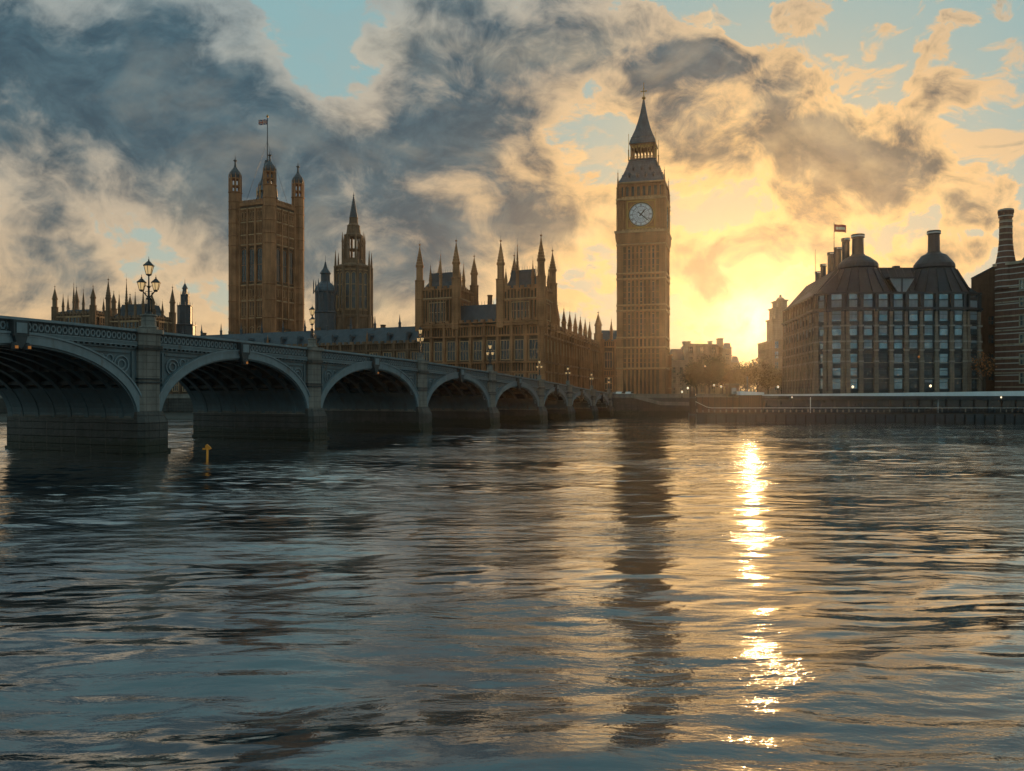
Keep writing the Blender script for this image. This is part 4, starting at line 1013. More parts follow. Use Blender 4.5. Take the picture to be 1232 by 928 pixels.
def palace_front():
    cx0, cy0 = fp(20)
    root = thing('palace_block', 'twin towered gothic stone block at the bridge end with pinnacled corner turrets', 'palace building', (cx0, cy0, 5))
    e = lambda t, b=0: fp(t, b)
    tR = 17.0; tL0, tL1 = 30.7, 44.9
    Z2 = 28.8
    SE = (39.6, 377.0); sd = (SE[0]-PF[0], SE[1]-PF[1]); sl_ = hypot(*sd); sd = (sd[0]/sl_, sd[1]/sl_)
    body = MB().use('soot_shade')
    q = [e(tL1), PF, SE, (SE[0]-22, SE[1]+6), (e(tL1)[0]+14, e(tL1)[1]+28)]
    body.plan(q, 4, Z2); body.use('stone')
    # front face
    rows = [(17.4, 23.4), (8.0, 12.6)]
    lev = [13.4, 16.6, 25.2]
    facade(root, body, e(tL1), PF, 4.5, 4.9, rows, lev+[28.6], Z2+.9, .8, .8, winw=2.9, crenel=True, mull=3)
    # long receding side face
    facade(root, body, PF, SE, 4.5, 5.2, [(17.2, 23.6), (8.0, 12.8)], lev+[27.6], Z2, .9, .9, winw=2.7, mull=3)
    body.build('wall', 'stone', root)
    # terrace storey front
    for k in range(8):
        s = .10+.093*k; x, y = PF[0]+(SE[0]-PF[0])*s, PF[1]+(SE[1]-PF[1])*s
        if k == 0: continue
        T, L, a = frame(PF, SE)
        place('pinnacle', pinn(8.2, .85, 8), root, T(L*s, .5, Z2-.3), a)
    octa_turret(root, SE[0]-.9, SE[1]-4, 4.5, 33.5, 48.5 if False else 43.5, 1.9, 'turret', 'stone', False, False, (13.4, 16.6, 25.2, 28))
    # right hand tower
    def quad(t0, t1, dep):
        a, b = e(t1), e(t0); return [a, b, (b[0]+sd[0]*dep, b[1]+sd[1]*dep), (a[0]+sd[0]*dep, a[1]+sd[1]*dep)]
    QR = quad(0, 14.2, 17.5); QL = quad(30.7, 44.9, 20)
    pavilion(root, QR, 27.5, (29.4, 36.6), 40.0, (56.2, 56.8, 54.8, 54.2), ((0, .13, 46.5), (0, .42, 54), (0, .8, 48.5), (1, .25, 48), (1, .62, 47)), (0, 1, 3), ((30.2, 35.4),), 46.2)
    pavilion(root, QL, 27.5, (29.4, 38.2), 41.4, (57.4, 57.6, 55.6, 54.5), ((0, .3, 49.5), (0, .58, 53), (1, .4, 50.5), (1, .2, 48)), (0, 1, 3), ((30.4, 36.6),), 47.3)
    # mid roof and chimneys between the towers
    T, L, ang = frame(e(30.7), e(14.2)); r = MB(T).use('slate')
    r.prism([(0, Z2), (L, Z2), (L, 35.6), (0, 35.6)], -9, -3.0); r.add([(0, -3, 35.6), (L, -3, 35.6), (L, -.4, Z2+.5), (0, -.4, Z2+.5), (0, -3, Z2+.5), (L, -3, Z2+.5)], [(0, 1, 2, 3), (4, 3, 2, 5), (0, 3, 4), (1, 5, 2), (0, 4, 5, 1)])
    for j in range(16): r.lathe([(.08, 35.5), (.03, 36.9)], 4, L*j/15, -3.4)
    r.build('roof', None, root)
    for a in (3.2, 9.6): c = MB(T).use('stone'); c.box(a-.55, a+.55, -6.2, -5, 35, 38.6); c.box(a-.65, a+.65, -6.3, -4.9, 38.6, 39.0); c.build('chimney', None, root)
    # ridge roof of the receding range, behind its parapet
    T, L, ang = frame(PF, SE); r = MB(T).use('slate'); r.add([(17, -1.2, Z2-.6), (L-2, -1.2, Z2-.6), (L-2, -9, 31.2), (17, -9, 31.2), (17, -16, Z2-.6), (L-2, -16, Z2-.6)], [(0, 1, 2, 3), (3, 2, 5, 4), (0, 3, 4), (1, 5, 2), (0, 4, 5, 1)]); r.build('roof', None, root)
    # low riverside terrace storey
    b = MB().use('stone2'); T, L, ang = frame((e(tL1)[0]+1.5, e(tL1)[1]-3), (PF[0]+.6, PF[1]-3.2)); b.T = T; b.box(0, L, -2.6, 0, 4, 9.2); b.box(0, L, -2.7, .25, 9.2, 9.6)
    for j in range(int(L/2.2)): b.box(j*2.2, j*2.2+.5, 0, .3, 4.2, 9.19); b.box(j*2.2, j*2.2+.9, -.2, .1, 9.6, 10.3)
    b.build('terrace', None, root)
palace_front()
def link_wing():
    p0, p1 = (40.2, 372.0), (64, 372.0)
    root = thing('palace_link', 'lower stone wing with slate roof between the palace and clock tower', 'palace building', (50, 372, 5))
    w = MB().use('soot_shade'); w.plan([p0, p1, (64, 384), (40.2, 384)], 4, 29.8); w.use('stone')
    facade(root, w, p0, p1, 4.5, 5.6, [(18, 25), (8.5, 13.5)], [14.5, 17, 27.5], 30, .9, .8, winw=3.2, mull=3); w.build('wall', None, root)
    r = MB().use('slate'); r.add([(40.4, 373, 30), (64, 373, 30), (64, 378, 35.3), (40.4, 378, 35.3), (40.4, 383, 30), (64, 383, 30)], [(0, 1, 2, 3), (3, 2, 5, 4), (0, 3, 4), (1, 5, 2), (0, 4, 5, 1)]); r.build('roof', None, root)
    place('pinnacle', pinn(8.5, .7, 8), root, (44.4, 371.6, 31.5))
    # the wing ends against a low stair turret right of the clock tower
    root = thing('gate_turret', 'narrow low stone building hugging the right foot of the clock tower', 'palace building', (52.5, 282, 5))
    w = MB().use('stone'); w.plan([(50.5, 279), (53.4, 278.2), (55, 288), (52, 289)], 4, 19.2); w.use('trim'); 
    for z in (8, 14.9, 19.2): w.plan([(50.3, 278.7), (53.7, 277.9), (55.2, 288.2), (51.8, 289.2)], z, z+.4)
    w.build('wall', None, root)
link_wing()
def river_range():
    """the long lower range of the river front, running away to the left"""
    c = fp(110); root = thing('palace_range', 'long low gothic range with slate roof running behind the bridge parapet', 'palace building', (*c, 5))
    A, B = fp(182, 2), fp(45.0, 2); w = MB().use('soot_shade'); b0, b1 = fp(182, 18), fp(45.0, 18); w.plan([A, B, b1, b0], 4, 23.8); w.use('stone2')
    facade(root, w, A, B, 4.5, 5.6, [(15.2, 20.6), (7.5, 12.2)], [13.2, 21.6], 24.0, .8, .8, winw=3.1, mull=3, pin=4.6, pinr=.38, every=4); w.build('wall', None, root)
    T, L, ang = frame(A, B); r = MB(T).use('slate')
    r.add([(0, -1.4, 23.6), (L, -1.4, 23.6), (L, -8, 30.2), (0, -8, 30.2), (0, -15, 23.6), (L, -15, 23.6)], [(0, 1, 2, 3), (3, 2, 5, 4), (0, 3, 4), (1, 5, 2), (0, 4, 5, 1)])
    r.build('roof', None, root)
    for j in range(13): m = MB(T).use('lead'); a = 4+j*(L-8)/12; m.lathe([(.5, 29.5), (.45, 31.4), (.6, 31.6), (.3, 32), (.05, 34.6)], 6, a, -8); m.build('ventilator', None, root)
    for j in range(9): m = MB(T).use('stone2'); a = 9+j*(L-18)/8; m.box(a-.6, a+.6, -11.5, -10, 27, 31.2); m.box(a-.7, a+.7, -11.6, -9.9, 31.2, 31.5); m.build('chimney', None, root)
    for j in range(16): # dormers standing on the roof slope
        m = MB(T).use('slate'); a = 8+j*(L-16)/15; m.box(a-.5, a+.5, -4.2, -2.6, 25, 27); m.prism([(a-.7, 27), (a+.7, 27), (a, 28)], -5.5, -2.5); m.build('dormer', None, root)
river_range()
def south_pavilion(nm, lab, pxl, pxr, tops, body_y, D0, midroof, smalls):
    k = D0/1000; x0, x1 = pxx(pxl, D0), pxx(pxr, D0); Wd = x1-x0
    root = thing(nm, lab, 'palace building', ((x0+x1)/2, D0, 5))
    zt = H+(HY-body_y)*k; a = radians(-18)
    q = [(x0, D0+Wd*.35), (x1, D0), (x1+Wd*.1, D0+Wd*.7), (x0+Wd*.1, D0+Wd*1.05)]
    Zf = lambda y: H+(HY-y)*k
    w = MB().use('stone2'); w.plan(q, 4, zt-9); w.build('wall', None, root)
    pavilion(root, q, zt-10, (zt-7.5, zt-1.5), zt, tuple(Zf(y) for y in tops), tuple((f, s, Zf(y)) for f, s, y in smalls), (0, 1, 3), ((zt-7, zt-2),), Zf(midroof), 1.3, 'stone2', 4)
south_pavilion('palace_pavilion', 'dark pinnacled palace pavilion beside the tallest lamp, its steep roof pointed', 119.5, 183, (331, 352, 338, 345), 381, 345, 364, ((0, .25, 352), (0, .42, 333), (0, .62, 350), (0, .8, 345), (1, .5, 360), (3, .5, 350)))
south_pavilion('palace_pavilion', 'far pinnacled palace pavilion at the left end, above the first arch', 55, 112, (341, 343, 345, 337), 376, 372, 371, ((0, .22, 352), (0, .5, 339), (0, .75, 347), (1, .5, 357), (3, .4, 350)))
def south_front():
    A, B = (-345, 430), fp(197, 4); root = thing('palace_south_wing', 'riverside stone wing glimpsed under the first arch of the bridge', 'palace building', ((A[0]+B[0])/2, (A[1]+B[1])/2, 5))
    w = MB().use('ashlar'); w.plan([A, B, (B[0], B[1]+15), (A[0], A[1]+15)], 1, 21)
    facade(root, w, A, B, 4.5, 5.6, [(8.5, 13), (15, 19)], [7.2, 14], 21, .9, .9, winw=2.6, mull=2); w.build('wall', None, root)
south_front()
# ------------------------------------------------------------------ right bank: office block with the cone shaped roofs
def office():
    k = .215; D0 = 215.0
    Zf = lambda y, kk=k: H+(HY-y)*kk
    x0, x1 = pxx(987, D0), pxx(1190, D0); ze, zr = Zf(352), Zf(317)
    root = thing('office_building', 'bronze clad office block with two cone roofs and tall chimneys', 'office building', ((x0+x1)/2, D0+10, 5))
    # plan: rounded front corners
    FR = 7.0
    def arc(cx, cy_, a0, a1, r, n=5): return [(cx+r*cos(radians(a0+(a1-a0)*i/n)), cy_+r*sin(radians(a0+(a1-a0)*i/n))) for i in range(n+1)]
    back = 48
    P = [(x0+6.8, D0+back)]
    P = [(x0+6.5, D0+back), (x0+.6, D0+4.6)]+[(x0+2.6, D0+1.6), (x0+6.4, D0)]+[(x1-6.0, D0), (x1-1.6, D0+1.8), (x1, D0+5.5), (x1+1, D0+back)]
    w = MB().use('bronze'); w.plan(P, 4.5, ze)
    rows = [355.5, 363, 383, 401, 418.5, 436, 454, 470]
    yb = [(374, 386.5), (391.5, 403.5), (409, 419.5), (426, 437.5), (443, 452), (456.5, 468)]
    bayc = [1012.6+21.72*i for i in range(-1, 8)]
    pane = {}
    def facade2(p0, p1, n, first=False, skip=()):
        T, L, ang = frame(p0, p1); w.T = T
        for i in range(n+1):
            a = min(max(L*i/n, .55), L-.55)
            zz = H+(HY-372)*k
            w.use('pier_stone').box(a-.55, a+.55, 0, .75, 4.5, Zf(430)); w.box(a-.48, a+.48, 0, .62, Zf(430), Zf(402)); w.box(a-.4, a+.4, 0, .5, Zf(402), Zf(375))
            w.use('concrete')
            for y in (392, 411, 421.5, 435): w.box(a-.62, a+.62, 0, .86, Zf(y)-.2, Zf(y)+.2)
            w.use('bronze').box(a-.28, a+.28, 0, .62, Zf(375), ze)
        for y0 in (388.5, 406, 421.5, 439.5, 454, 469): w.use('bronze').box(0, L, 0, .28, Zf(y0)-.4, Zf(y0)+.2)
        w.use('concrete').box(0, L, .5, .58, Zf(455.5)-.12, Zf(455.5)+.1); w.box(0, L, .5, .56, Zf(436.5)-.1, Zf(436.5)+.06)
        w.use('bronze').box(-.2, L+.2, 0, .95, Zf(371.5)-.3, Zf(371.5)+.3); w.box(-.2, L+.2, 0, .7, ze-.4, ze+.1)
        for i in range(n):
            c = L*(i+.5)/n; ww = L/n-1.7
            for r, (ya, ybm) in enumerate(yb):
                z0, z1 = Zf(ybm), Zf(ya); ho = z1-z0
                kk = (round(ww, 1), round(ho, 1), ((i+r) % 3 > 0)+1 if (r < 3 or (i*7+r*5) % 6 == 0) else 0, r > 2 and (i*5+r*3) % 3 > 0)
                if kk not in pane:
                    m = MB(); m.use('glass' if kk[3] else 'pane').box(-ww/2, ww/2, -.14, -.02, 0, ho)
                    if kk[2]: m.use('blind').box(-ww/2+.12, ww/2-.12, -.17, -.145, ho*(.62 if (i+r) % 3 else .15), ho-.12)
                    m.use('bronze').band([(-ww/2, 0), (ww/2, 0), (ww/2, ho), (-ww/2, ho)], [(-ww/2-.14, -.14), (ww/2+.14, -.14), (ww/2+.14, ho+.14), (-ww/2-.14, ho+.14)], -.3, 0, True); m.box(-ww/2, ww/2, -.24, -.15, ho*.64, ho*.64+.1)
                    pane[kk] = m.mesh('window')
                if r < 6: place('window', pane[kk], root, T(c, .04, z0), ang)
            z0, z1 = Zf(369.5), Zf(354); kk = ('top', round(ww, 1))
            if kk not in pane:
                m = MB(); ho = z1-z0; m.use('blind').box(-ww/2, ww/2, -.12, -.02, 0, ho*.52); m.use('bronze').box(-ww/2, ww/2, -.2, 0, ho*.52, ho*.6); m.use('pane').box(-ww/2, ww/2, -.12, -.02, ho*.6, ho); pane[kk] = m.mesh('window')
            place('window', pane[kk], root, T(c, .04, z0), ang)
        w.T = lambda a, b, c: (a, b, c)
    facade2(P[3], P[4], 8); facade2(P[2], P[3], 1); facade2(P[1], P[2], 1); facade2(P[4], P[5], 1); facade2(P[5], P[6], 1)
    facade2(P[0], P[1], 11)
    w.build('wall', None, root)
    # main ridge roof
    r = MB().use('bronzer'); xa, xb = x0+9, x1-8
    r.add([(x0+.5, D0+4, ze), (x1, D0+4, ze), (x1, D0+34, ze), (x0+3.5, D0+34, ze), (xa, D0+9, zr), (xb, D0+9, zr), (xb, D0+16, zr), (xa, D0+16, zr)], [(3, 2, 1, 0), (4, 5, 6, 7), (0, 1, 5, 4), (1, 2, 6, 5), (2, 3, 7, 6), (3, 0, 4, 7)])
    for j in range(14): x = xa+(xb-xa)*j/13; r.tube([(x, D0+9, zr), (x, D0+4, ze)], .14, 4)
    r.box(xa, xb, D0+8.9, D0+16.1, zr, zr+.25); r.build('roof', None, root)
    # receding side roof
    r = MB().use('bronzer'); r.add([(x0+.6, D0+5, ze), (x0+6.5, D0+back, ze), (x0+24, D0+back, ze), (x0+18, D0+5, ze), (x0+8, D0+10, zr), (x0+12.5, D0+back-3, zr), (x0+16, D0+back-3, zr), (x0+14, D0+10, zr)], [(0, 1, 2, 3), (4, 7, 6, 5), (0, 4, 5, 1), (1, 5, 6, 2), (2, 6, 7, 3), (3, 7, 4, 0)])
    for j in range(16):
        s = j/15; r.tube([(x0+.6+5.9*s, D0+5+43*s, ze+.05), (x0+8+4.5*s, D0+10+35*s, zr+.05)], .12, 4)
    r.build('side_roof', None, root)
    # two cones with drums and chimneys
    for cxp, lo, hi, dt, ch in ((1032.5, 990, 1070, 303, 276), (1124, 1095, 1176, 300, 271.5)):
        cx = pxx(cxp, D0+9); cyy = D0+9.2; rb = 9.2
        zd = Zf(317); c = MB().use('bronzer'); N = 18
        c.lathe([(rb, ze-.2), (rb*.97, ze+.3), (5.4, zd-.6), (3.6*1.25, zd)], N, cx, cyy)
        for j in range(N): a = pi/N+2*pi*j/N; c.tube([(cx+q*cos(a), cyy+q*sin(a), z) for q, z in ((rb*.985, ze+.3), (5.45, zd-.5))], .15, 4)
        co_ = c.build('cone_roof', None, root)
        c = MB().use('bronze'); zt_ = Zf(dt)+.3; c.lathe([(4.9, zd-.4), (5.2, zd+.1), (5.1, zd+1.0), (4.7, zd+1.6), (3.2, zt_-.5), (1.9, zt_+.2), (1.7, zt_+.5)], 20, cx, cyy); c.build('drum', None, co_)
        c = MB().use('bronze'); zc_ = Zf(ch)+.4; c.lathe([(1.55, zt_-.2), (1.45, zc_-1.1), (1.75, zc_-.9), (1.75, zc_-.2), (1.7, zc_)], 12, cx, cyy); c.use('steel').lathe([(1.42, zc_-.75), (1.79, zc_-.72), (1.79, zc_-.5), (1.4, zc_-.45)], 12, cx, cyy); c.build('chimney', None, co_)
    # glazed triangle between the cones
    g = MB().use('blind'); a, b, cc = pxx(1069, D0+4), pxx(1099, D0+4), pxx(1084, D0+4)
    zt_, zb_ = Zf(333), Zf(350); g.prism([(a, zt_), (b, zt_), (cc+1, zb_), (cc-1, zb_)], D0+3.5, D0+3.9); g.use('bronze').box(cc-.15, cc+.15, D0+3.3, D0+3.5, zb_, zt_); g.band([(a, zt_), (b, zt_)], [(a-.3, zt_+.4), (b+.3, zt_+.4)], D0+3.2, D0+9); g.build('gable_glass', None, root)
    b = MB().use('bronze'); b.box(pxx(1080, D0+9), pxx(1087, D0+9), D0+11, D0+12.5, zr, Zf(312)); b.build('roof_hatch', None, root)
    # chimneys of the receding side
    for xp, yt, hw_, D1 in ((1017.5, 287, 4.6, 226), (1008, 298, 4.2, 232), (999.5, 304, 3.8, 239), (990.5, 318, 3.4, 247), (984, 327, 3.0, 254)):
        c = MB().use('bronze'); X0 = pxx(xp, D1); zt_ = H+(HY-yt)*D1/1000; h_ = hw_*D1/1000
        c.lathe([(h_*1.5, zr-5), (h_*1.1, zr-2.2), (h_, zr-1.5), (h_*.95, zt_-.9), (h_*1.15, zt_-.8), (h_*1.15, zt_)], 10, X0, D1); c.use('steel').box(X0-h_*.7, X0+h_*.7, D1-h_*1.19, D1-h_*1.1, zt_-.5, zt_-.25); c.build('chimney', None, root)
    m = MB().use('black'); xf = pxx(1003.5, 236); m.tube([(xf, 236, zr-3), (xf, 236, H+(HY-268)*.236)], .13, 6, .08); po = m.build('flagpole', None, root)
    f = flag_mesh('plain', 3.2, 2.1); o = f.build('flag', None, None); o.parent = po; pp = wpos(po); o.location = (xf+.1-pp[0], 236-pp[1], H+(HY-279)*.236-pp[2]); o.rotation_euler = (0, 0, radians(-12))
    m = MB().use('black'); xf = pxx(981, 255); m.tube([(xf, 255, 30), (xf, 255, H+(HY-300)*.255)], .12, 5, .05); m.build('mast', None, root)
office()
def brick_house():
    D0 = 182; root = thing('brick_building', 'red brick building with pale stone bands and a tall flared chimney at the right edge', 'brick building', (pxx(1235, D0), D0+6, 5))
    A, B = (pxx(1197, 220), 220.0), (pxx(1290, 203), 203.0); C_ = (B[0]+14, B[1]+20); E_ = (A[0]+14, A[1]+22)  # pushed back along the line of sight, heights enlarged about the camera to suit
    w = MB().use('brick'); ze = 40.5; w.plan([A, B, C_, E_], 4.5, ze)
    T, L, ang = frame(A, B); w.T = T; w.use('ashlar').box(-.3, L+.3, -.2, .6, ze-.5, ze+.2)
    for z in range(8):
        w.box(0, L, 0, .18, 8+z*3.7, 8.35+z*3.7)
    w.build('wall', None, root)
    for i in range(5):
        for z in (9.2, 14, 19, 24, 29, 33.4): place('window', win(1.5, 2.6 if z < 28 else 2.2, 2, 1, False, 'pane', 'ashlar'), root, T(7.5+i*5, .03, z), ang)
    r = MB(T).use('slate'); r.add([(6, -1, ze), (L, -1, ze), (L, -8, ze+9.5), (9, -8, ze+9.5), (6, -15, ze), (L, -15, ze)], [(0, 1, 2, 3), (3, 2, 5, 4), (0, 3, 4), (1, 5, 2), (0, 4, 5, 1)])
    rf = r.build('roof', None, root)
    d = MB(T).use('brick'); d.box(8.2, 10.6, -3, .2, ze, ze+6); d.use('steel').box(8.6, 10.2, .2, .28, ze+.8, ze+4.6); d.use('slate').prism([(7.9, ze+6), (10.9, ze+6), (9.4, ze+8)], -4, .4); d.use('pane')
    for z in (1.2, 3.0): d.box(8.9, 9.9, .28, .32, ze+z, ze+z+1.3)
    d.build('dormer', None, rf)
    c = MB(T).use('brick'); Zf = lambda y: H+(HY-y)*.2185
    c.lathe([(2.6, 34), (2.5, Zf(318)), (2.0, Zf(306)), (1.62, Zf(290)), (1.52, Zf(262)), (1.8, Zf(261)), (1.8, Zf(257)), (1.95, Zf(256.5)), (1.95, Zf(252.5)), (1.6, Zf(251.5))], 12, 1.96, -1.55)
    for y in (298, 290, 282, 274, 267): c.use('ashlar').lathe([(1.6, Zf(y)), (1.70, Zf(y)+.1), (1.70, Zf(y)+.3), (1.6, Zf(y)+.4)], 12, 1.96, -1.55)
    c.build('chimney', None, root)
    root = thing('brown_building', 'plain brown gabled building between the office block and banded brick building', 'brown building', (pxx(1185, 230), 230, 5))
    w = MB().use('brownb'); T, L, ang = frame((pxx(1168.5, 227), 227), (pxx(1206, 222), 222)); w.T = T
    w.prism([(0, 4.5), (L, 4.5), (L, H+(HY-318)*.2235), (.6, H+(HY-331)*.2235), (0, H+(HY-334)*.2235)], -14, 0)
    w.use('lead').band([(0, H+(HY-334)*.2235), (L, H+(HY-318.0)*.2235)], [(0, H+(HY-332.5)*.2235), (L, H+(HY-316)*.2235)], -14.2, .3); w.build('wall', None, root)
    c = MB(T).use('brownb'); c.box(.2, 1.0, -6, -5, 35, H+(HY-326)*.2235); c.build('chimney', None, root)
    for i in range(2):
        for z in (10, 15, 20, 25): place('window', win(1.2, 2.2, 2, 1, False, 'pane', 'brownb'), root, T(1.9+i*2.9, .03, z), ang)
brick_house()
def block(nm, lab, cat, poly, z0, ztop, wz, bay, m='ashlar', cornice=(), roof=None, ww=1.6, wh=2.4, faces=None, extra=None):
    cx = sum(p[0] for p in poly)/len(poly); cy_ = sum(p[1] for p in poly)/len(poly)
    root = thing(nm, lab, cat, (cx, cy_, 5)); w = MB().use(m); w.plan(poly, z0, ztop)
    wm = win(ww, wh, 2, 1, False, 'pane', m)
    for f in (faces or range(len(poly))):
        T, L, ang = frame(poly[f], poly[(f+1) % len(poly)]); w.T = T
        for z in cornice: w.box(-.3, L+.3, -.1, .45, z-.2, z+.2)
        n = max(1, int(L/bay))
        for i in range(n):
            w.box(L*i/n-.2, L*i/n+.2, 0, .22, z0, ztop-.4)
            for z in wz: place('window', wm, root, T(L*(i+.5)/n, .03, z), ang)
        w.T = lambda a, b, c: (a, b, c)
    if extra: extra(w)
    w.build('wall', None, root)
    if roof:
        r = MB().use('slate'); n = len(poly); s = roof[1]
        V = [(x, y, ztop+.02) for x, y in poly]+[(cx+(x-cx)*s, cy_+(y-cy_)*s, ztop+roof[0]) for x, y in poly]
        r.add(V, [(i, (i+1) % n, n+(i+1) % n, n+i) for i in range(n)]+[tuple(range(n, 2*n)), tuple(range(n-1, -1, -1))]); r.build('roof', None, root)
    return root
def X(x, d): return pxx(x, d)
def government():
    D0 = 340; Zf = lambda y: H+(HY-y)*.34
    r = block('ministry_building', 'large hazy stone office building with flat parapet right of the clock tower', 'office building',
        [(X(824, D0), D0), (X(869, D0), D0+6), (X(880, D0+30), D0+30), (X(820, D0+30), D0+32)], 4, Zf(413.5), [7+i*4 for i in range(4)]+[23.2], 4.2, 'ashlar', (Zf(427), Zf(437), Zf(414)), None, 1.7, 2.5, (0, 1))
    for (a, b, yt, yb, dd) in ((867, 873, 407.5, 416, 4), (859, 862.5, 410, 414, 8), (824, 832, 411.5, 414, 2)):
        c = MB().use('ashlar'); c.box(X(a, D0), X(b, D0), D0+dd, D0+dd+3, Zf(yb), Zf(yt)); c.box(X(a, D0)-.2, X(b, D0)+.2, D0+dd-.2, D0+dd+3.2, Zf(yt), Zf(yt)+.4); c.build('chimney', None, r)
    D0 = 330; Zf = lambda y: H+(HY-y)*.33
    block('ministry_annexe', 'stepped lower stone building descending right of the ministry', 'office building',
        [(X(870, D0), D0), (X(879.5, D0), D0), (X(880, D0+20), D0+20), (X(869, D0+20), D0+20)], 4, Zf(420), [8, 12, 16, 20], 3.2, 'ashlar', (Zf(428),), (2.5, .75), 1.4, 2.2, (0,))
    block('ministry_annexe', 'lowest stepped stone building with curved corner roof beside the trees', 'office building',
        [(X(880, D0), D0+1), (X(890, D0), D0+3), (X(890, D0+18), D0+18), (X(881, D0+18), D0+19)], 4, Zf(436), [8, 12], 3.2, 'ashlar', (Zf(437),), (2.6, .55), 1.4, 2.2, (0,))
    D0 = 300; Zf = lambda y: H+(HY-y)*.30
    block('corner_house', 'slate roofed stone house tucked between the clock tower and ministry', 'office building',
        [(X(806, D0), D0), (X(825, D0), D0+2), (X(825, D0+15), D0+18), (X(806, D0+15), D0+18)], 4, Zf(434), [6.5, 10.5, 14], 2.4, 'ashlar', (Zf(434),), (4.3, .8), 1.2, 2.0, (0,))
    D0 = 320; Zf = lambda y: H+(HY-y)*.32
    def ex(w):
        for (a, b, y0, y1) in ((931, 953, 410, 385), (934, 950, 386, 371), (938, 948, 372, 362)):
            w.plan([(X(a, D0), D0+1), (X(b, D0), D0+1), (X(b, D0), D0+9), (X(a, D0), D0+9)], Zf(y0), Zf(y1)); w.plan([(X(a, D0)-.4, D0+.6), (X(b, D0)+.4, D0+.6), (X(b, D0)+.4, D0+9.4), (X(a, D0)-.4, D0+9.4)], Zf(y1), Zf(y1)+.5)
        w.lathe([(1.7, Zf(362)), (1.6, Zf(359)), (1.1, Zf(357)), (.5, Zf(356))], 10, X(943, D0), D0+4)
        for xx in (932, 936, 950): w.lathe([(.5, Zf(386)), (.5, Zf(381)), (.1, Zf(378))], 6, X(xx, D0), D0+2)
    rr = block('stone_tower_house', 'tall hazy white stone building with stepped domed top beside the sun', 'stone building',
        [(X(929, D0), D0), (X(958, D0), D0-4), (X(962, D0), D0+18), (X(933, D0), D0+22)], 4, Zf(409), [8+4*i for i in range(5)], 3.1, 'ashlar', (Zf(410), Zf(428)), None, 1.3, 2.6, (0, 3), ex)
    m = MB().use('lead'); m.lathe([(.25, Zf(357)), (.5, Zf(355.5)), (.45, Zf(354)), (.1, Zf(353))], 6, X(943, D0), D0+4); m.build('roof_statue', None, rr)
government()

# ------------------------------------------------------------------ trees
def tree(x, y, z0, h, rad, m, lab, n=1500, dens=.55, seed=0, size=.42, grp='trees along the far bank'):
    rnd = random.Random(seed); root = thing('tree', lab, 'tree', (x, y, z0), grp)
    t_ = MB().use('bark'); t_.tube([(x, y, z0-.3), (x+.1, y, z0+h*.25), (x-.1, y+.1, z0+h*.45)], h*.028, 7, h*.016)
    tips = []
    for i in range(13):
        a = i*2.4+rnd.random(); el = rnd.uniform(.35, 1.25); ln = rad*rnd.uniform(.6, 1.05)
        b0 = Vector((x, y, z0+h*rnd.uniform(.26, .5))); d = Vector((cos(a)*cos(el), sin(a)*cos(el), sin(el)*1.25)); m1 = b0+d*ln*.5+Vector((0, 0, .2)); e = b0+d*ln+Vector((rnd.uniform(-.5, .5), rnd.uniform(-.5, .5), h*.08))
        t_.tube([b0, m1, e], h*.009, 5, h*.003); tips += [m1, e, (m1+e)/2]
        for j in range(4): e2 = m1+(e-m1)*rnd.random()+Vector((rnd.uniform(-1, 1), rnd.uniform(-1, 1), rnd.uniform(0, 1.2)))*rad*.34; t_.tube([m1+(e-m1)*.4, e2], h*.004, 4, h*.0015); tips += [e2]
    t_.build('trunk', None, root)
    c = MB().use(m); cen = Vector((x, y, z0+h*.62))
    for i in range(n):
        p = rnd.choice(tips)+Vector([rnd.gauss(0, rad*.15) for _ in range(3)])
        q = p-cen
        if q.length > rad*1.15: p = cen+q*(rad*1.15/q.length)
        a = Vector([rnd.uniform(-1, 1) for _ in range(3)]).normalized()*size*rnd.uniform(.5, 1.2); b = a.orthogonal().normalized()*size*rnd.uniform(.4, .8)
        c.add([tuple(p-a), tuple(p+b), tuple(p+a), tuple(p-b)], [(0, 1, 2, 3)])
    c.build('crown', None, root)
TR = [(838, 262, 438, 'leafd', 'dark broad tree at the clock tower end of the bank trees'), (853, 270, 433, 'leafd', 'second dark broad tree, left of the low kiosk'), (869, 276, 437, 'leaf', 'brown leaved tree in front of the stepped buildings'),
      (884, 285, 446, 'leaf', 'thin brown tree above the low kiosk'), (897, 300, 441, 'leaf', 'sparse autumn tree below the sun'), (911, 296, 437, 'leaf', 'round sparse tree against the glowing sky'), (924, 290, 446, 'leaf', 'small autumn tree touching the white stone building'), (940, 285, 450, 'leaf', 'low brown tree at the foot of the white stone building')]
for i, (x_, d_, yt_, m_, l_) in enumerate(TR):
    h_ = H+(HY-yt_)*d_/1000-5; tree(pxx(x_, d_), d_, 5, h_, h_*.48, m_, l_, 3400 if m_ == 'leafd' else 2200, seed=i)
tree(pxx(1184, 211), 211, 5, 16, 3.6, 'leafo', 'slim orange leaved tree in front of the brown gabled building', 260, seed=33, size=.3)
for i, (x_, d_) in enumerate(((-60, 600), (-160, 640), (60, 620), (150, 600), (240, 560), (330, 520), (-260, 600), (-380, 560))): pass

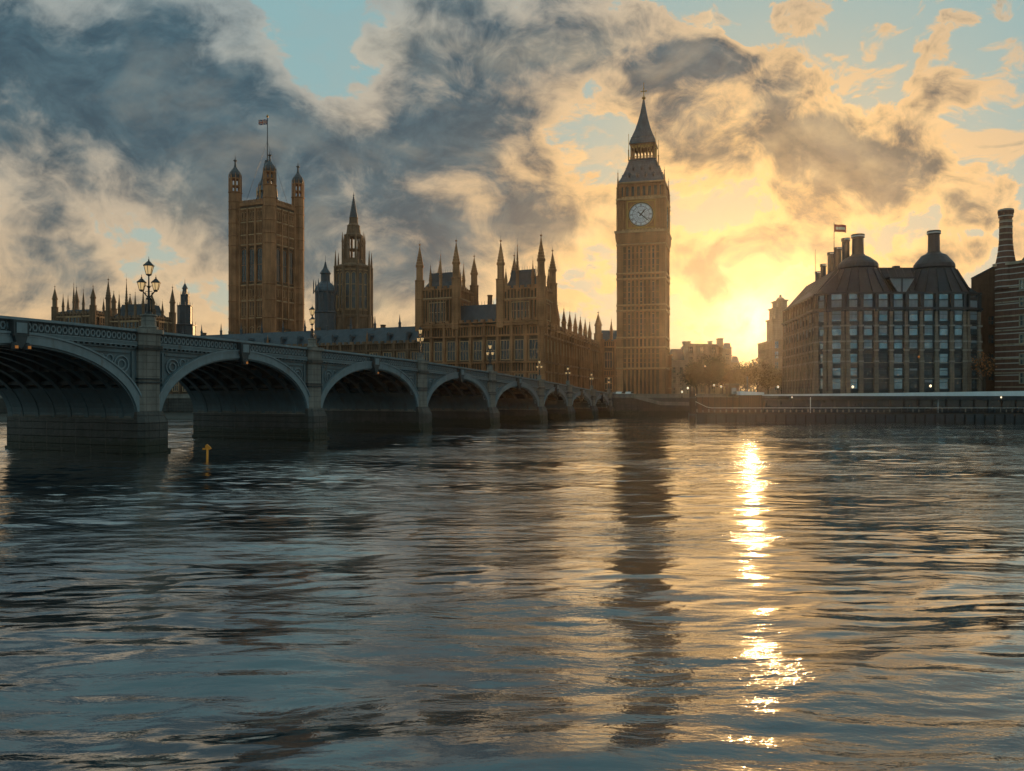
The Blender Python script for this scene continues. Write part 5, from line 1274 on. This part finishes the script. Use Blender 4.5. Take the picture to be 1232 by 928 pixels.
# ------------------------------------------------------------------ floating landing stage and its canopy
def jetty():
    D0 = 192.0; x0 = pxx(833, D0); x1 = 150.0
    root = thing('landing_stage', 'long dark floating landing stage with white handrail along the right bank', 'jetty', ((x0+x1)/2, D0+3, 0))
    h = MB().use('hull'); h.box(x0+1, x1, D0, D0+9, -.6, 1.75); h.box(x0+1, x1, D0-.15, D0, .9, 1.15); h.use('wood').box(x0+.9, x1+.1, D0-.1, D0+9.1, 1.75, 1.95)
    for i in range(46): x = x0+3+i*2.3; h.use('rubber').box(x, x+.25, D0-.28, D0-.15, -.3, 1.6)
    h.build('pontoon', None, root)
    r = MB().use('steel'); zt = 3.15
    pts = [(x0+.6, D0+.3, 4.7), (x0+3.4, D0+.3, 3.35), (x0+4.6, D0+.3, zt), (x1, D0+.3, zt)]
    r.tube(pts, .07, 5); r.use('lead').tube([(x0+4.6, D0+.3, 2.55), (x1, D0+.3, 2.55)], .04, 4)
    r.build('handrail', None, root)
    n = 74
    for i in range(n):
        x = x0+1.2+i*1.35; m = MB(); m.use('lead').box(x-.06, x+.06, D0+.2, D0+.36, 1.9, 3.1); 
        q = random.Random(i).random()
        if i < 34 or q > .55: m.use('concrete').box(x-.26, x+.1 if i < 34 else x-.02, D0+.08, D0+.16, 2.15, 2.6+.3*q)
        m.build('rail_post', None, root)
    for xp in (976, 1130): m = MB().use('steel'); x = pxx(xp, D0); m.tube([(x, D0+.5, 1.9), (x, D0+.5, 5.6)], .1, 6); m.build('canopy_post', None, root)
    b = thing('canopy_hall', 'low glazed waiting hall under a long white flat canopy roof', 'waiting hall', (85, D0+8, 2))
    w = MB().use('hull'); xa = pxx(922, D0); w.box(xa+1, x1, D0+5, D0+9, 1.95, 5.2)
    w.use('bronze')
    for i in range(26): x = xa+1.2+i*3.3; w.box(x-.1, x+.1, D0+4.9, D0+5, 1.96, 5.19)
    w.build('wall', None, b)
    for i in range(25): m = MB().use('glass'); x = xa+1.2+i*3.3; m.box(x+.25, x+3.05, D0+4.92, D0+4.98, 2.6, 4.9); m.build('window', None, b)
    r = MB().use('steel'); V = []
    for x, zl, zh, f in ((xa, 5.95, 6.25, D0+2), (xa+28, 5.9, 6.6, D0-1), (x1, 5.9, 7.6, D0-5)): V += [(x, f, zl), (x, D0+11, zl), (x, D0+11, zh-.1), (x, f, zh)]
    r.add(V, [(0, 1, 2, 3), (8, 11, 10, 9)]+[(i*4+j, (i+1)*4+j, (i+1)*4+(j+1) % 4, i*4+(j+1) % 4) for i in range(2) for j in range(4)])
    r.use('lead'); V = []
    for x, zl, zh, f in ((xa+6, 5.2, 5.9, D0+2.6), (xa+28, 5.15, 5.85, D0-.4), (x1, 4.9, 5.85, D0-4.2)): V += [(x, f, zl), (x, D0+10, zl), (x, D0+10, zh), (x, f, zh)]
    r.add(V, [(0, 1, 2, 3), (8, 11, 10, 9)]+[(i*4+j, (i+1)*4+j, (i+1)*4+(j+1) % 4, i*4+(j+1) % 4) for i in range(2) for j in range(4)])
    r.build('canopy_roof', None, b)
    for xp in (955, 1198): m = MB().use('lampwhite'); x = pxx(xp, D0-1.5); m.lathe([(.06, 5.4), (.2, 5.6), (.06, 5.8)], 8, x, D0-.3 if xp < 1000 else D0-3.6); m.build('canopy_lamp', None, b)
    # ticket kiosk with pale roof, left of the hall
    kx = thing('kiosk', 'square brown timber kiosk with pale flat roof left of the waiting hall', 'kiosk', (pxx(905, D0+3), D0+5, 2))
    m = MB().use('wood'); a, c_ = pxx(891, D0+3), pxx(917, D0+3); m.box(a, c_, D0+3, D0+8, 1.95, 6.1)
    for i in range(10): m.use('brownb').box(a+i*(c_-a)/10, a+i*(c_-a)/10+.12, D0+2.92, D0+3, 2, 6.05)
    m.build('wall', None, kx); m = MB().use('steel'); m.add([(a-.3, D0+2.5, 6.1), (c_+.3, D0+2.5, 6.1), (c_+.3, D0+8.4, 6.1), (a-.3, D0+8.4, 6.1), (a-.3, D0+2.5, 7.0), (c_+.3, D0+2.5, 6.75), (c_+.3, D0+8.4, 6.75), (a-.3, D0+8.4, 7.0)], [(0,3,2,1),(4,5,6,7),(0,1,5,4),(1,2,6,5),(2,3,7,6),(3,0,4,7)]); m.build('roof', None, kx)
    m = MB().use('wood'); m.box(a+.9, a+2.0, D0+2.86, D0+2.92, 2, 4.2); m.build('door', None, kx)
    m = MB().use('lead'); m.tube([(pxx(908, D0), D0+6, 6), (pxx(908, D0), D0+6, H+(HY-453)*.198)], .16, 6); m.build('vent_pipe', None, kx)
    s = thing('screen_wall', 'tall brown panelled screen standing on the landing stage beside the mooring pile', 'screen', (pxx(860, D0+4), D0+4, 2))
    m = MB().use('brownb'); a, c_ = pxx(838, D0+4), pxx(889, D0+4); m.box(a, c_, D0+4, D0+4.3, 1.95, 5.6); m.use('wood')
    for i in range(8): m.box(a+i*(c_-a)/7-.1, a+i*(c_-a)/7+.1, D0+3.85, D0+4, 1.95, 5.7)
    m.use('concrete').box(a-.1, c_+.1, D0+3.9, D0+4.4, 5.6, 5.75); m.build('panel', None, s)
    s = thing('wooden_hut', 'small dark hut behind the screen, left of the kiosk', 'hut', (pxx(883, 198), 199, 2))
    m = MB().use('wood'); m.box(pxx(877, 197.5), pxx(889, 197.5), 197.5, 200.5, 1.95, 8.6); m.use('lead').box(pxx(876.5, 197.5), pxx(889.5, 197.5), 197.3, 200.7, 8.6, 8.8); m.build('wall', None, s)
    m = MB().use('pane'); m.box(pxx(880, 197.5), pxx(886, 197.5), 197.4, 197.48, 6.3, 7.8); m.build('window', None, s)
    p = thing('mooring_pile', 'thick dark mooring pile standing in the water at the landing stage end', 'mooring pile', (x0-.3, D0-1, 0))
    m = MB().use('wood'); m.lathe([(.72, -2), (.70, 7.0), (.45, 7.5)], 10, x0-.2, D0-.9); m.use('lead').lathe([(.78, 5.4), (.78, 5.7)], 10, x0-.2, D0-.9); m.lathe([(.78, 1.4), (.78, 1.8)], 10, x0-.2, D0-.9); m.build('post', None, p)
    m = MB().use('black'); m.lathe([(.48, 7.45), (.5, 7.6), (.02, 8.1)], 10, x0-.2, D0-.9); m.build('cap', None, p)
jetty()

# ------------------------------------------------------------------ lamps on the bank, cars, marker, drift
def bank_lamp(x, d, ytop, lab, gl, grp='globe lamps along the far bank', z0=5.0, tall=True):
    z1 = H+(HY-ytop)*d/1000; X0 = pxx(x, d); root = thing('bank_lamp', lab, 'street lamp', (X0, d, z0), grp)
    m = MB().use('black'); m.lathe([(.2, z0), (.18, z0+.5), (.09, z0+.7), (.07, z1-.3), (.16, z1-.25)], 8, X0, d); m.build('post', None, root)
    m = MB().use(gl); m.lathe([(.1, z1-.25), (.26, z1), (.28, z1+.15), (.2, z1+.35), (.05, z1+.42)], 10, X0, d, None, True); m.build('globe', None, root)
for a in ((1105.5, 211, 430, 'tall lamp with orange globe before the cone roofed office block', 'lampor'), (820.5, 232, 472, 'bright lit globe lamp at the right foot of the clock tower', 'lampwhite'), (827.5, 238, 467.5, 'small globe lamp just left above the mooring pile', 'lampwhite'),
          (848.5, 262, 441, 'highest globe lamp among the dark bank trees', 'lampwhite'), (836, 228, 475.5, 'lowest globe lamp just right of the mooring pile', 'lampwhite'), (859, 240, 464, 'globe lamp before the brown leaved tree', 'lampwhite'), (867.5, 236, 465.6, 'globe lamp left of the small dark hut', 'lampwhite'), (936, 225, 466, 'globe lamp below the white stone building', 'lampwhite'),
          (1026, 213, 466, 'globe lamp at the left foot of the office block', 'lampwhite'), (1119.5, 211, 465, 'globe lamp at the right half of the office block', 'lampwhite')):
    bank_lamp(a[0], a[1], a[2], a[3], a[4])
def make_car(body):
    root = thing('parked_car', 'x', 'car', (0, 0, 0), 'cars at the far end of the bridge')
    m = MB(lambda a, b, c: (b, a, c)).use(body); P = [(-2.1, .35), (2.1, .35), (2.15, .8), (1.2, .95), (.6, 1.45), (-1.1, 1.48), (-1.8, 1.0), (-2.15, .9)]
    m.prism(P, -.85, .85); m.build('body', None, root)
    m = MB(lambda a, b, c: (b, a, c)).use('glass'); m.prism([(-1.55, 1.0), (1.05, .98), (.55, 1.4), (-1.05, 1.42)], -.87, .87); m.build('windows', None, root)
    for a in (-1.35, 1.35):
        for b in (-.8, .8):
            m = MB(lambda x, y, z, a=a, b=b: (b+z, a+x, .35+y)).use('rubber'); m.lathe([(.34, -.1), (.34, .1)], 14); m.use('steel').lathe([(.18, -.12), (.18, .12)], 10); m.build('wheel', None, root)
    for b in (-.6, .6): m = MB().use('lampwhite'); m.box(b-.15, b+.15, -2.2, -2.12, .6, .78); m.build('headlight', None, root)
    return root
CARS = [(make_car('car'), BT(177, -1, 5.57), 24.4, 'white car with lit headlights at the far bridge end'), (None, BT(184, -.2, 5.57), 24.4, 'second pale car just behind the first at the bridge end'), (make_car('card'), BT(183, -4.6, 5.57), 204.4, 'dark car driving away beside the pale cars at the bridge end')]
index_kids()
for o, loc, rz, lab in CARS:
    if o is None: o = copy_tree(CARS[0][0])
    o.location = loc; o.rotation_euler = (0, 0, -radians(rz)); o['label'] = lab
def marker():
    d = 81; x = pxx(249, d); root = thing('channel_marker', 'yellow marker post with a small arrow shaped top in the water', 'channel marker', (x, d, 0))
    m = MB().use('yellow'); m.tube([(x, d, -1), (x+.05, d, 1.05)], .13, 8, .11); m.build('post', None, root)
    m = MB().use('yellow'); m.box(x-.42, x+.30, d-.06, d+.06, .95, 1.12); m.prism([(x-.12, 1.05), (x+.42, 1.02), (x+.36, 1.2), (x+.02, 1.5), (x-.16, 1.35)], d-.08, d+.08); m.build('arrow_top', None, root)
marker()
def far_wood():
    rnd = random.Random(5); m = MB().use('leafd')
    for i in range(5200):
        x = rnd.uniform(-40, 330); d = rnd.uniform(385, 430); top = 15+4*sin(x*.09)+3*sin(x*.23+1); z = 5+abs(rnd.gauss(.45, .33))*top*.9
        z = min(z, 5+top*rnd.uniform(.85, 1.05)); a = Vector([rnd.uniform(-1, 1) for _ in range(3)]).normalized()*rnd.uniform(.6, 1.3); b = a.orthogonal().normalized()*rnd.uniform(.5, 1.)
        p = Vector((x, d, z)); m.add([tuple(p-a), tuple(p+b), tuple(p+a), tuple(p-b)], [(0, 1, 2, 3)])
    o = m.build('far_wood'); o['kind'] = 'stuff'
far_wood()
# ------------------------------------------------------------------ haze
hz = MB(); hz.box(-900, 900, -760, 900, -3.6, 150); me = hz.mesh('haze', 'stone'); o = bpy.data.objects.new('haze', me); COL.objects.link(o); o['kind'] = 'stuff'
m = bpy.data.materials.new('evening haze'); m.use_nodes = True; n = m.node_tree.nodes; n.clear()
pv = n.new('ShaderNodeVolumePrincipled'); pv.inputs['Density'].default_value = .000062; pv.inputs['Color'].default_value = (1.0, .86, .70, 1); pv.inputs['Anisotropy'].default_value = .84
mo = n.new('ShaderNodeOutputMaterial'); m.node_tree.links.new(pv.outputs[0], mo.inputs['Volume']); me.materials.clear(); me.materials.append(m)
